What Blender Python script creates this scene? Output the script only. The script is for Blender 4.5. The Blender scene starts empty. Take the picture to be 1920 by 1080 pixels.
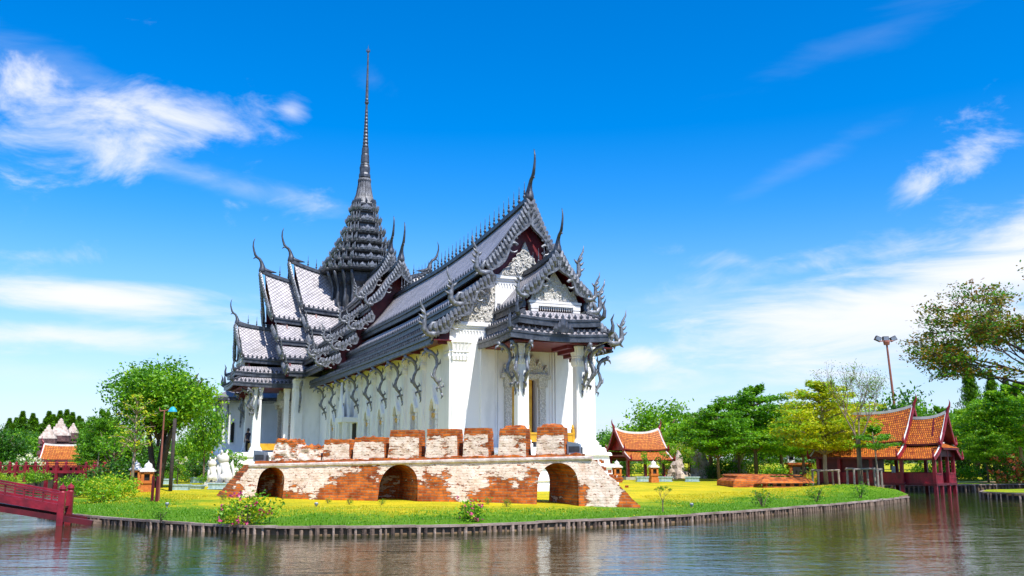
import bpy, math, random
import numpy as np
from mathutils import Vector, Matrix, noise

# ------------------------------------------------------------------ camera, world, sun
scene = bpy.context.scene
COL = scene.collection
R = math.radians
F_PX, TILT, EYE = 1790.0, R(10.2), 1.6
cam_d = bpy.data.cameras.new('camera'); cam = bpy.data.objects.new('camera', cam_d); COL.objects.link(cam)
cam.location = (0, 0, EYE); cam.rotation_euler = (R(90) + TILT, 0, 0)
cam_d.sensor_width = 36; cam_d.lens = F_PX / 1920 * 36; cam_d.clip_start = 0.1; cam_d.clip_end = 6000
scene.camera = cam
scene.view_settings.view_transform = 'Standard'; scene.view_settings.look = 'None'
scene.view_settings.exposure = 0.33; scene.view_settings.gamma = 1.0
scene.render.resolution_x, scene.render.resolution_y = 1024, 576
scene.cycles.max_bounces = 8; scene.cycles.transparent_max_bounces = 8

SUN = Vector((0.386, -0.544, 1.0)).normalized()
sl = bpy.data.lights.new('sun', 'SUN'); sl.energy = 5.0; sl.angle = R(0.5); sl.color = (1.0, 0.95, 0.87)
so = bpy.data.objects.new('sun', sl); COL.objects.link(so); so.location = (60, -90, 150)
so.rotation_euler = SUN.to_track_quat('Z', 'Y').to_euler()

def pix_ray(x, y):
    dx, dy = (x - 960) / F_PX, (540 - y) / F_PX
    return Vector((dx, math.cos(TILT) - dy * math.sin(TILT), math.sin(TILT) + dy * math.cos(TILT)))
def on_z(x, y, z=0.35):
    r = pix_ray(x, y); t = (z - EYE) / r.z
    return Vector((r.x * t, r.y * t, z))
def on_y(x, y, Y):
    r = pix_ray(x, y); t = Y / r.y
    return Vector((r.x * t, Y, EYE + r.z * t))

world = bpy.data.worlds.new("World"); scene.world = world; world.use_nodes = True
def build_sky():
    nt = world.node_tree; N = nt.nodes; L = nt.links; N.clear()
    def nd(t, **k):
        n = N.new(t)
        for a, b in k.items(): setattr(n, a, b)
        return n
    def math_(op, a, b=None, c=None, clamp=False):
        n = nd('ShaderNodeMath', operation=op); n.use_clamp = clamp
        for i, q in enumerate((a, b, c)):
            if q is None: continue
            if isinstance(q, (int, float)): n.inputs[i].default_value = q
            else: L.new(q, n.inputs[i])
        return n.outputs[0]
    out = nd('ShaderNodeOutputWorld'); bg = nd('ShaderNodeBackground'); bg.inputs[1].default_value = 0.1
    sky = nd('ShaderNodeTexSky', sky_type='NISHITA', sun_disc=False)
    sky.sun_elevation = math.asin(SUN.z); sky.sun_rotation = math.atan2(SUN.x, SUN.y)
    sky.altitude = 0; sky.air_density = 1.0; sky.dust_density = 0.35; sky.ozone_density = 3.0
    hs = nd('ShaderNodeHueSaturation'); hs.inputs['Hue'].default_value = 0.508; hs.inputs['Saturation'].default_value = 1.52; hs.inputs['Value'].default_value = 1.75
    L.new(sky.outputs[0], hs.inputs['Color'])
    tc = nd('ShaderNodeTexCoord'); D = tc.outputs['Generated']
    def dot(v):
        n = nd('ShaderNodeVectorMath', operation='DOT_PRODUCT'); L.new(D, n.inputs[0]); n.inputs[1].default_value = v; return n.outputs['Value']
    def fbm(scale, det, rough, stretch, rot=0.0, dist=0.3):
        mp = nd('ShaderNodeMapping'); mp.inputs['Scale'].default_value = stretch; mp.inputs['Rotation'].default_value = (0, rot, 0)
        L.new(D, mp.inputs['Vector'])
        n = nd('ShaderNodeTexNoise'); n.inputs['Scale'].default_value = scale; n.inputs['Detail'].default_value = det
        n.inputs['Roughness'].default_value = rough; n.inputs['Distortion'].default_value = dist
        L.new(mp.outputs[0], n.inputs['Vector']); return n.outputs['Fac']
    puff = fbm(9.0, 9, 0.62, (1, 1, 1.8), dist=0.5)
    streak = fbm(5.0, 9, 0.6, (1.0, 1.0, 4.5), R(-10), 0.4)
    # (pixel centre, half width, half height, tilt in degrees, density, softness, which noise)
    regs = [((150, 240), 340, 85, -5, .88, 1.35, puff), ((395, 225), 130, 62, -8, .62, 1.35, puff),
            ((330, 318), 300, 26, -9, .42, .8, streak), ((60, 478), 120, 28, 3, .8, 1.2, puff),
            ((170, 560), 320, 40, -2, 1.0, .79, streak), ((110, 630), 270, 30, 0, .85, .79, streak), ((150, 705), 330, 34, 0, .45, .8, streak),
            ((548, 207), 30, 30, 0, .52, 1.0, puff), ((1815, 290), 92, 66, 25, .85, 1.4, puff), ((1715, 352), 62, 36, 20, .55, 1.2, puff),
            ((1850, 520), 450, 98, 14, 1.0, .79, streak), ((1680, 610), 300, 52, 4, .6, .79, streak), ((1500, 500), 260, 34, 8, .55, 1.1, puff),
            ((1400, 490), 140, 26, -8, .5, 1.1, puff),
            ((1204, 668), 56, 30, 8, 1.0, 1.2, puff), ((1480, 640), 330, 40, 3, .5, .9, streak), ((1500, 310), 200, 24, 24, .09, .8, streak),
            ((1280, 570), 150, 30, 5, .32, 1.0, streak), ((700, 150), 60, 40, 0, .12, .8, puff), ((1650, 60), 300, 40, 15, .07, .8, streak), ((180, 150), 240, 40, -10, .22, .9, streak)]
    total = None
    # unseen white cloud added left of and behind the viewer to lift shaded walls
    for v, hw, hh in (((-1, -.25, .55), 1500, 620), ((-.5, -1, .7), 1500, 700), ((.2, -1, .35), 1300, 420), ((-1, .5, .5), 500, 260)): regs.append((Vector(v), hw, hh, 0, .95, 1.1, puff))
    for cc, hw, hh, rot, dens, soft, nz in regs:
        c = (cc if isinstance(cc, Vector) else pix_ray(*cc)).normalized()
        r = c.cross(Vector((0, 0, 1))).normalized(); u = r.cross(c).normalized()
        a = R(rot); r2 = r * math.cos(a) + u * math.sin(a); u2 = u * math.cos(a) - r * math.sin(a)
        x = math_('MULTIPLY', dot(r2), F_PX / hw); y = math_('MULTIPLY', dot(u2), F_PX / hh)
        e = math_('SQRT', math_('ADD', math_('MULTIPLY', x, x), math_('MULTIPLY', y, y)))
        front = math_('GREATER_THAN', dot(c), 0.3)
        fall = math_('SUBTRACT', 1.32 if soft < .8 else 1.05, e)
        k = math_('MULTIPLY_ADD', math_('SUBTRACT', nz, 0.5), 3.6 * soft, fall)
        mr = nd('ShaderNodeMapRange', interpolation_type='SMOOTHSTEP'); L.new(k, mr.inputs['Value'])
        mr.inputs['From Min'].default_value = 0.0; mr.inputs['From Max'].default_value = 1.15 if soft < .8 else 1.7; mr.inputs['To Max'].default_value = dens
        m = math_('MULTIPLY', mr.outputs[0], front)
        total = m if total is None else math_('SUBTRACT', math_('ADD', total, m), math_('MULTIPLY', total, m))
    # pale air low over the horizon
    el = nd('ShaderNodeSeparateXYZ'); L.new(D, el.inputs[0])
    low = nd('ShaderNodeMapRange', interpolation_type='SMOOTHSTEP'); L.new(el.outputs['Z'], low.inputs['Value'])
    low.inputs['From Min'].default_value = 0.27; low.inputs['From Max'].default_value = -0.02; low.inputs['To Max'].default_value = 0.68
    mixl = nd('ShaderNodeMix', data_type='RGBA'); L.new(low.outputs[0], mixl.inputs['Factor'])
    L.new(hs.outputs[0], mixl.inputs['A']); mixl.inputs['B'].default_value = (4.0, 4.9, 7.9, 1)
    mix = nd('ShaderNodeMix', data_type='RGBA'); L.new(total, mix.inputs['Factor'])
    L.new(mixl.outputs['Result'], mix.inputs['A']); mix.inputs['B'].default_value = (7.9, 8.1, 8.9, 1)
    L.new(mix.outputs['Result'], bg.inputs[0]); L.new(bg.outputs[0], out.inputs[0])
build_sky()

# ------------------------------------------------------------------ materials
MATS = {}
def new_mat(name):
    m = bpy.data.materials.new(name); m.use_nodes = True; MATS[name] = m
    nt = m.node_tree; b = nt.nodes['Principled BSDF']
    return m, nt, b
def link(nt, a, b): nt.links.new(a, b)
def noise_node(nt, scale, det=5, rough=0.6, coord='Object', vec=None, stretch=None):
    n = nt.nodes.new('ShaderNodeTexNoise'); n.inputs['Scale'].default_value = scale
    n.inputs['Detail'].default_value = det; n.inputs['Roughness'].default_value = rough
    if vec is None:
        tc = nt.nodes.new('ShaderNodeTexCoord'); vec = tc.outputs[coord]
    if stretch:
        mp = nt.nodes.new('ShaderNodeMapping'); mp.inputs['Scale'].default_value = stretch; link(nt, vec, mp.inputs[0]); vec = mp.outputs[0]
    link(nt, vec, n.inputs['Vector'])
    return n
def ramp(nt, fac, stops):
    r = nt.nodes.new('ShaderNodeValToRGB'); e = r.color_ramp.elements
    while len(e) < len(stops): e.new(0.5)
    for q, (p, c) in zip(e, stops): q.position = p; q.color = (*c, 1) if len(c) == 3 else c
    link(nt, fac, r.inputs[0]); return r
def add_bump(nt, b, h, strength, dist=0.05):
    bp = nt.nodes.new('ShaderNodeBump'); bp.inputs['Strength'].default_value = strength; bp.inputs['Distance'].default_value = dist
    link(nt, h, bp.inputs['Height']); link(nt, bp.outputs[0], b.inputs['Normal']); return bp
def simple(name, c1, c2=None, rough=0.6, metal=0.0, scale=3.0, bump=0.0, bscale=None, coord='Object', stretch=None, spec=0.5):
    m, nt, b = new_mat(name)
    b.inputs['Roughness'].default_value = rough; b.inputs['Metallic'].default_value = metal; b.inputs['Specular IOR Level'].default_value = spec
    n = noise_node(nt, scale, coord=coord, stretch=stretch)
    c2 = c2 or tuple(x * 0.8 for x in c1)
    r = ramp(nt, n.outputs['Fac'], [(0.35, c2), (0.65, c1)]); link(nt, r.outputs[0], b.inputs['Base Color'])
    if bump:
        n2 = noise_node(nt, bscale or scale * 4, coord=coord); add_bump(nt, b, n2.outputs['Fac'], bump)
    return m
def mixrgb(nt, fac, a, b_):
    n = nt.nodes.new('ShaderNodeMix'); n.data_type = 'RGBA'
    for k, q in (('Factor', fac), ('A', a), ('B', b_)):
        if isinstance(q, (int, float)): n.inputs[k].default_value = q
        elif isinstance(q, tuple): n.inputs[k].default_value = (*q, 1)
        else: link(nt, q, n.inputs[k])
    return n.outputs['Result']
def mathn(nt, op, a, b=None, clamp=False):
    n = nt.nodes.new('ShaderNodeMath'); n.operation = op; n.use_clamp = clamp
    for i, q in enumerate((a, b)):
        if q is None: continue
        if isinstance(q, (int, float)): n.inputs[i].default_value = q
        else: link(nt, q, n.inputs[i])
    return n.outputs[0]

def m_plaster():
    m, nt, b = new_mat('white_plaster'); b.inputs['Roughness'].default_value = 0.75
    n = noise_node(nt, 1.3, 6, 0.65, stretch=(1, 1, .35)); r = ramp(nt, n.outputs['Fac'], [(0.28, (.72, .73, .73)), (0.5, (.87, .87, .86))])
    n3 = noise_node(nt, 5.0, 8, 0.7, stretch=(2.2, 2.2, .12)); r3 = ramp(nt, n3.outputs['Fac'], [(0.62, (1, 1, 1)), (0.8, (.72, .71, .68))])
    mx = nt.nodes.new('ShaderNodeMix'); mx.data_type = 'RGBA'; mx.blend_type = 'MULTIPLY'; mx.inputs['Factor'].default_value = .75
    link(nt, r.outputs[0], mx.inputs['A']); link(nt, r3.outputs[0], mx.inputs['B']); link(nt, mx.outputs['Result'], b.inputs['Base Color'])
    n2 = noise_node(nt, 30, 4); add_bump(nt, b, n2.outputs['Fac'], 0.12, 0.02)
m_plaster()
def m_carved():
    m, nt, b = new_mat('carved_stucco'); b.inputs['Roughness'].default_value = 0.8
    v = nt.nodes.new('ShaderNodeTexVoronoi'); v.feature = 'DISTANCE_TO_EDGE'; v.inputs['Scale'].default_value = 9.0
    tc = nt.nodes.new('ShaderNodeTexCoord'); nz = noise_node(nt, 4, 3)
    vm = nt.nodes.new('ShaderNodeVectorMath'); vm.operation = 'MULTIPLY_ADD'; link(nt, nz.outputs['Color'], vm.inputs[0]); vm.inputs[1].default_value = (.5, .5, .5)
    link(nt, tc.outputs['Object'], vm.inputs[2]); link(nt, vm.outputs[0], v.inputs['Vector'])
    r = ramp(nt, v.outputs['Distance'], [(0.0, (.36, .33, .29)), (0.06, (.66, .63, .57)), (.2, (.82, .80, .75))])
    link(nt, r.outputs[0], b.inputs['Base Color']); add_bump(nt, b, v.outputs['Distance'], .7, 0.2)
m_carved()
def m_tile(name, ca, cb, cm, w, h, rough, metal, rot, nscale=0.9):
    m, nt, b = new_mat(name); b.inputs['Roughness'].default_value = rough; b.inputs['Metallic'].default_value = metal
    uv = nt.nodes.new('ShaderNodeUVMap'); mp = nt.nodes.new('ShaderNodeMapping'); mp.inputs['Rotation'].default_value = (0, 0, R(rot))
    link(nt, uv.outputs[0], mp.inputs[0])
    br = nt.nodes.new('ShaderNodeTexBrick'); link(nt, mp.outputs[0], br.inputs['Vector'])
    br.offset = 0.5 if rot == 0 else 0.0
    br.inputs['Scale'].default_value = 1.0; br.inputs['Brick Width'].default_value = w; br.inputs['Row Height'].default_value = h
    br.inputs['Mortar Size'].default_value = 0.022; br.inputs['Mortar Smooth'].default_value = 0.6; br.inputs['Bias'].default_value = 0.0
    br.inputs['Color1'].default_value = (*ca, 1); br.inputs['Color2'].default_value = (*cb, 1); br.inputs['Mortar'].default_value = (*cm, 1)
    n = noise_node(nt, nscale, 7, .72); r = ramp(nt, n.outputs['Fac'], [(0.28, (.50, .47, .46)), (0.45, (.86, .84, .84)), (0.65, (1.05, 1, 1))])
    mx = nt.nodes.new('ShaderNodeMix'); mx.data_type = 'RGBA'; mx.blend_type = 'MULTIPLY'; mx.inputs['Factor'].default_value = 1
    link(nt, br.outputs['Color'], mx.inputs['A']); link(nt, r.outputs[0], mx.inputs['B']); link(nt, mx.outputs['Result'], b.inputs['Base Color'])
    inv = mathn(nt, 'SUBTRACT', 1.0, br.outputs['Fac']); add_bump(nt, b, inv, 0.8, 0.05)
m_tile('slate_tile', (.54, .525, .55), (.40, .39, .415), (.21, .205, .22), .2, .2, .5, .15, 45)
m_tile('orange_tile', (.95, .30, .02), (.50, .10, .008), (.18, .03, .004), .10, .13, .6, 0, 0, 4.0)
m_tile('orange_tile_bright', (.85, .30, .03), (.58, .14, .01), (.20, .04, .005), .11, .14, .6, 0, 0, 4.0)
simple('lead_trim', (.105, .115, .14), (.038, .042, .052), rough=.42, metal=.35, scale=3.5, bump=.25, bscale=22)
simple('lead_ornament', (.27, .285, .32), (.095, .10, .115), rough=.45, metal=.35, scale=6, bump=.3, bscale=20)
simple('lead_dark', (.075, .08, .092), (.03, .033, .04), rough=.45, metal=.3, scale=4, bump=.2)
simple('maroon_soffit', (.15, .006, .014), (.07, .003, .008), rough=.5)
simple('gold_paint', (.72, .40, .03), (.55, .27, .01), rough=.4, metal=.2)
simple('red_paint', (.31, .010, .026), (.14, .006, .014), rough=.45, scale=3.5, bump=.15)
simple('red_dark', (.14, .006, .012), (.06, .003, .006), rough=.5, scale=2.5)
simple('white_trim', (.82, .80, .77), (.66, .63, .6), rough=.6, scale=4)
simple('dark_interior', (.02, .018, .016), (.012, .01, .01), rough=.9)  # near-black that paints the shade inside rooms, slots and doorways
simple('bark', (.22, .15, .10), (.10, .07, .05), rough=.9, scale=6, bump=.5, stretch=(1, 1, .3))
simple('bark_pale', (.42, .32, .22), (.22, .16, .11), rough=.9, scale=6, bump=.4, stretch=(1, 1, .3))
simple('bark_dark', (.06, .045, .04), (.03, .024, .022), rough=.9, scale=6, bump=.4)
simple('post_wood', (.30, .21, .15), (.09, .06, .045), rough=.9, scale=2.2, bump=.5, bscale=18)
simple('post_pale', (.50, .38, .30), (.24, .17, .13), rough=.9, scale=5, bump=.5); simple('post_dark', (.13, .085, .065), (.04, .03, .025), rough=.9, scale=5, bump=.5)
simple('cap_wood', (.42, .33, .28), (.20, .14, .11), rough=.85, scale=1.5, bump=.3, bscale=14)
simple('grey_timber', (.34, .28, .24), (.2, .16, .14), rough=.9, scale=4, bump=.4)
simple('planter_glaze', (.50, .62, .66), (.26, .40, .46), rough=.35, scale=7)
simple('lantern_brick', (.62, .20, .03), (.45, .12, .02), rough=.8, scale=5, bump=.3)
simple('rock_pale', (.66, .55, .46), (.25, .19, .15), rough=.9, scale=3, bump=.8)
simple('stone_dark', (.19, .10, .10), (.05, .028, .032), rough=.9, scale=3, bump=.8, bscale=9)
simple('stone_white', (.74, .64, .58), (.45, .35, .3), rough=.85, scale=4, bump=.6)
simple('steel', (.30, .33, .38), (.22, .25, .3), rough=.4, metal=.6)
simple('blue_lamp', (.02, .40, .62), (.01, .3, .5), rough=.4)
simple('rust_pole', (.34, .11, .07), (.2, .06, .04), rough=.6)
simple('soil', (.20, .13, .07), (.12, .08, .05), rough=.95)
simple('path_paving', (.62, .40, .27), (.5, .32, .2), rough=.9)
simple('shirt_navy', (.022, .026, .05), rough=.85); simple('trousers_dark', (.02, .02, .022), rough=.85)
simple('skin_tone', (.45, .25, .16), rough=.6); simple('hair_black', (.012, .01, .01), rough=.5)
simple('concrete', (.45, .43, .4), (.3, .29, .27), rough=.9, bump=.3)

def m_brick(name, fixed=None, orange=1.0):
    """brick courses with the plaster that is left on them; the vertex attribute 'plaster' shifts how much is left"""
    m, nt, b = new_mat(name); b.inputs['Roughness'].default_value = 0.88; b.inputs['Specular IOR Level'].default_value = .25
    tc = nt.nodes.new('ShaderNodeTexCoord'); sp = nt.nodes.new('ShaderNodeSeparateXYZ'); link(nt, tc.outputs['Object'], sp.inputs[0])
    wob = noise_node(nt, 1.6, 3)
    along = mathn(nt, 'ADD', sp.outputs['X'], mathn(nt, 'MULTIPLY', sp.outputs['Y'], 1.0))
    zz = mathn(nt, 'ADD', sp.outputs['Z'], mathn(nt, 'MULTIPLY', wob.outputs['Fac'], .07))
    cb = nt.nodes.new('ShaderNodeCombineXYZ'); link(nt, along, cb.inputs[0]); link(nt, zz, cb.inputs[1])
    br = nt.nodes.new('ShaderNodeTexBrick'); link(nt, cb.outputs[0], br.inputs['Vector']); br.inputs['Scale'].default_value = 1
    br.inputs['Brick Width'].default_value = .27; br.inputs['Row Height'].default_value = .082; br.inputs['Mortar Size'].default_value = .012; br.inputs['Mortar Smooth'].default_value = .4
    br.inputs['Color1'].default_value = (.70 * orange, .175, .020, 1); br.inputs['Color2'].default_value = (.36 * orange, .066, .010, 1); br.inputs['Mortar'].default_value = (.36, .19, .10, 1)
    st = noise_node(nt, 3.0, 7, .7); rs = ramp(nt, st.outputs['Fac'], [(.3, (.35, .28, .25)), (.6, (1.1, 1.1, 1.05))])
    mb = nt.nodes.new('ShaderNodeMix'); mb.data_type = 'RGBA'; mb.blend_type = 'MULTIPLY'; mb.inputs['Factor'].default_value = 1
    link(nt, br.outputs['Color'], mb.inputs['A']); link(nt, rs.outputs[0], mb.inputs['B'])
    if fixed:
        link(nt, mb.outputs['Result'], b.inputs['Base Color']); add_bump(nt, b, mathn(nt, 'SUBTRACT', 1.0, br.outputs['Fac']), .8, .03); return
    at = nt.nodes.new('ShaderNodeAttribute'); at.attribute_name = 'plaster'
    n1 = noise_node(nt, 1.15, 2, .5, stretch=(1, 1, 1.1)); n2 = noise_node(nt, 5.0, 6, .68, stretch=(.5, .5, 1.9))
    s = mathn(nt, 'ADD', mathn(nt, 'MULTIPLY', n1.outputs['Fac'], .8), mathn(nt, 'MULTIPLY', n2.outputs['Fac'], 1.35))
    n4 = noise_node(nt, 2.6, 4, .7, stretch=(.8, .8, 1.2)); s = mathn(nt, 'ADD', s, mathn(nt, 'MULTIPLY', mathn(nt, 'SUBTRACT', n4.outputs['Fac'], .5), 1.25))
    s = mathn(nt, 'ADD', s, at.outputs['Fac'])
    mask = nt.nodes.new('ShaderNodeMapRange'); link(nt, s, mask.inputs[0]); mask.inputs[1].default_value = 1.05; mask.inputs[2].default_value = 1.12
    pn = noise_node(nt, 3.5, 8, .7); pc = ramp(nt, pn.outputs['Fac'], [(.3, (.54, .34, .22)), (.47, (.78, .60, .48)), (.7, (.86, .74, .64))])
    dots = noise_node(nt, 16, 4, .6, stretch=(.7, .7, 1.8)); dr = ramp(nt, dots.outputs['Fac'], [(.34, (.30, .15, .08)), (.43, (1, 1, 1))])
    mp = nt.nodes.new('ShaderNodeMix'); mp.data_type = 'RGBA'; mp.blend_type = 'MULTIPLY'; mp.inputs['Factor'].default_value = 1
    link(nt, pc.outputs[0], mp.inputs['A']); link(nt, dr.outputs[0], mp.inputs['B'])
    link(nt, mixrgb(nt, mask.outputs[0], mb.outputs['Result'], mp.outputs['Result']), b.inputs['Base Color'])
    bare = mathn(nt, 'SUBTRACT', 1.0, mathn(nt, 'MULTIPLY', mask.outputs[0], .72))
    hgt = mathn(nt, 'ADD', mathn(nt, 'MULTIPLY', mask.outputs[0], 1.8), mathn(nt, 'MULTIPLY', mathn(nt, 'MULTIPLY', mathn(nt, 'SUBTRACT', 1.0, br.outputs['Fac']), bare), .9))
    hgt = mathn(nt, 'ADD', hgt, mathn(nt, 'MULTIPLY', pn.outputs['Fac'], .6))
    add_bump(nt, b, hgt, .9, .03)
m_brick('ruin_brick'); m_brick('bare_brick', fixed=True)

def m_leaf(name, c, c2, trans=.35):
    m = bpy.data.materials.new(name); m.use_nodes = True; MATS[name] = m; nt = m.node_tree; nt.nodes.clear()
    out = nt.nodes.new('ShaderNodeOutputMaterial'); d = nt.nodes.new('ShaderNodeBsdfPrincipled'); t = nt.nodes.new('ShaderNodeBsdfTranslucent'); mx = nt.nodes.new('ShaderNodeMixShader')
    d.inputs['Roughness'].default_value = .45; d.inputs['Specular IOR Level'].default_value = .35
    g = nt.nodes.new('ShaderNodeNewGeometry'); r = ramp(nt, g.outputs['Random Per Island'], [(0.0, c2), (1.0, c)])
    link(nt, r.outputs[0], d.inputs['Base Color']); 
    tm = nt.nodes.new('ShaderNodeMix'); tm.data_type = 'RGBA'; tm.blend_type = 'MULTIPLY'; tm.inputs['Factor'].default_value = 1
    link(nt, r.outputs[0], tm.inputs['A']); tm.inputs['B'].default_value = (1.6, 1.5, .6, 1); link(nt, tm.outputs['Result'], t.inputs['Color'])
    mx.inputs[0].default_value = trans; link(nt, d.outputs[0], mx.inputs[1]); link(nt, t.outputs[0], mx.inputs[2]); link(nt, mx.outputs[0], out.inputs[0])
m_leaf('leaf_bright', (0.232, 0.504, 0.018), (0.102, 0.28, 0.012)); m_leaf('leaf_mid', (0.109, 0.308, 0.0144), (0.0508, 0.168, 0.0096)); m_leaf('leaf_dark', (0.0435, 0.147, 0.0144), (0.0203, 0.07, 0.0072))
m_leaf('leaf_yellow', (0.609, 0.588, 0.024), (0.319, 0.42, 0.0144)); m_leaf('leaf_lime', (0.348, 0.56, 0.024), (0.174, 0.364, 0.0144))
m_leaf('leaf_olive', (0.246, 0.217, 0.0264), (0.109, 0.105, 0.0156)); m_leaf('leaf_rust', (0.392, 0.21, 0.024), (0.189, 0.098, 0.012)); m_leaf('leaf_pine', (0.102, 0.224, 0.018), (0.0435, 0.112, 0.012))
m_leaf('petal_pink', (.80, .10, .33), (.65, .06, .25)); m_leaf('petal_white', (.85, .83, .74), (.7, .68, .55)); m_leaf('petal_red', (.70, .07, .03), (.65, .25, .05)); m_leaf('petal_coral', (.75, .25, .15), (.6, .15, .1))
m_leaf('grass_green', (.16, .36, .012), (.07, .22, .008)); m_leaf('grass_yellow', (.62, .50, .02), (.42, .42, .015))

def m_lawn():
    m, nt, b = new_mat('lawn'); b.inputs['Roughness'].default_value = .9; b.inputs['Specular IOR Level'].default_value = .15
    at = nt.nodes.new('ShaderNodeAttribute'); at.attribute_name = 'dry'
    n1 = noise_node(nt, .55, 5, .6); n2 = noise_node(nt, 2.2, 8, .75, stretch=(.5, 1, 1)); n3 = noise_node(nt, 13, 7, .75)
    s = mathn(nt, 'ADD', at.outputs['Fac'], mathn(nt, 'MULTIPLY', mathn(nt, 'SUBTRACT', n1.outputs['Fac'], .5), 1.7))
    s = mathn(nt, 'ADD', s, mathn(nt, 'MULTIPLY', mathn(nt, 'SUBTRACT', n2.outputs['Fac'], .5), 1.5))
    r = ramp(nt, s, [(.0, (.12, .27, .010)), (.3, (.23, .37, .012)), (.6, (.48, .46, .014)), (1.0, (.74, .58, .016))])
    r3 = ramp(nt, n3.outputs['Fac'], [(.3, (.45, .5, .4)), (.65, (1.12, 1.08, 1))])
    mx = nt.nodes.new('ShaderNodeMix'); mx.data_type = 'RGBA'; mx.blend_type = 'MULTIPLY'; mx.inputs['Factor'].default_value = 1
    link(nt, r.outputs[0], mx.inputs['A']); link(nt, r3.outputs[0], mx.inputs['B']); link(nt, mx.outputs['Result'], b.inputs['Base Color'])
    add_bump(nt, b, n3.outputs['Fac'], .8, .06)
m_lawn()
simple('far_ground', (.16, .22, .03), (.08, .13, .02), rough=.95, scale=.05)
def m_water():
    m, nt, b = new_mat('water'); b.inputs['Roughness'].default_value = .02; b.inputs['IOR'].default_value = 1.33
    n0 = noise_node(nt, .12, 4); r = ramp(nt, n0.outputs['Fac'], [(.35, (.020, .026, .008)), (.65, (.034, .034, .010))]); link(nt, r.outputs[0], b.inputs['Base Color'])
    a = noise_node(nt, 2.1, 4, .55, stretch=(.75, 1.5, 1)); c = noise_node(nt, .42, 3, .5, stretch=(.7, 1.3, 1)); d = noise_node(nt, 7.5, 3, .6, stretch=(.7, 1.3, 1))
    h = mathn(nt, 'ADD', mathn(nt, 'MULTIPLY', a.outputs['Fac'], .5), mathn(nt, 'MULTIPLY', c.outputs['Fac'], 1.1))
    h = mathn(nt, 'ADD', h, mathn(nt, 'MULTIPLY', d.outputs['Fac'], .12))
    add_bump(nt, b, h, .19, .16)
m_water()

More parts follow.
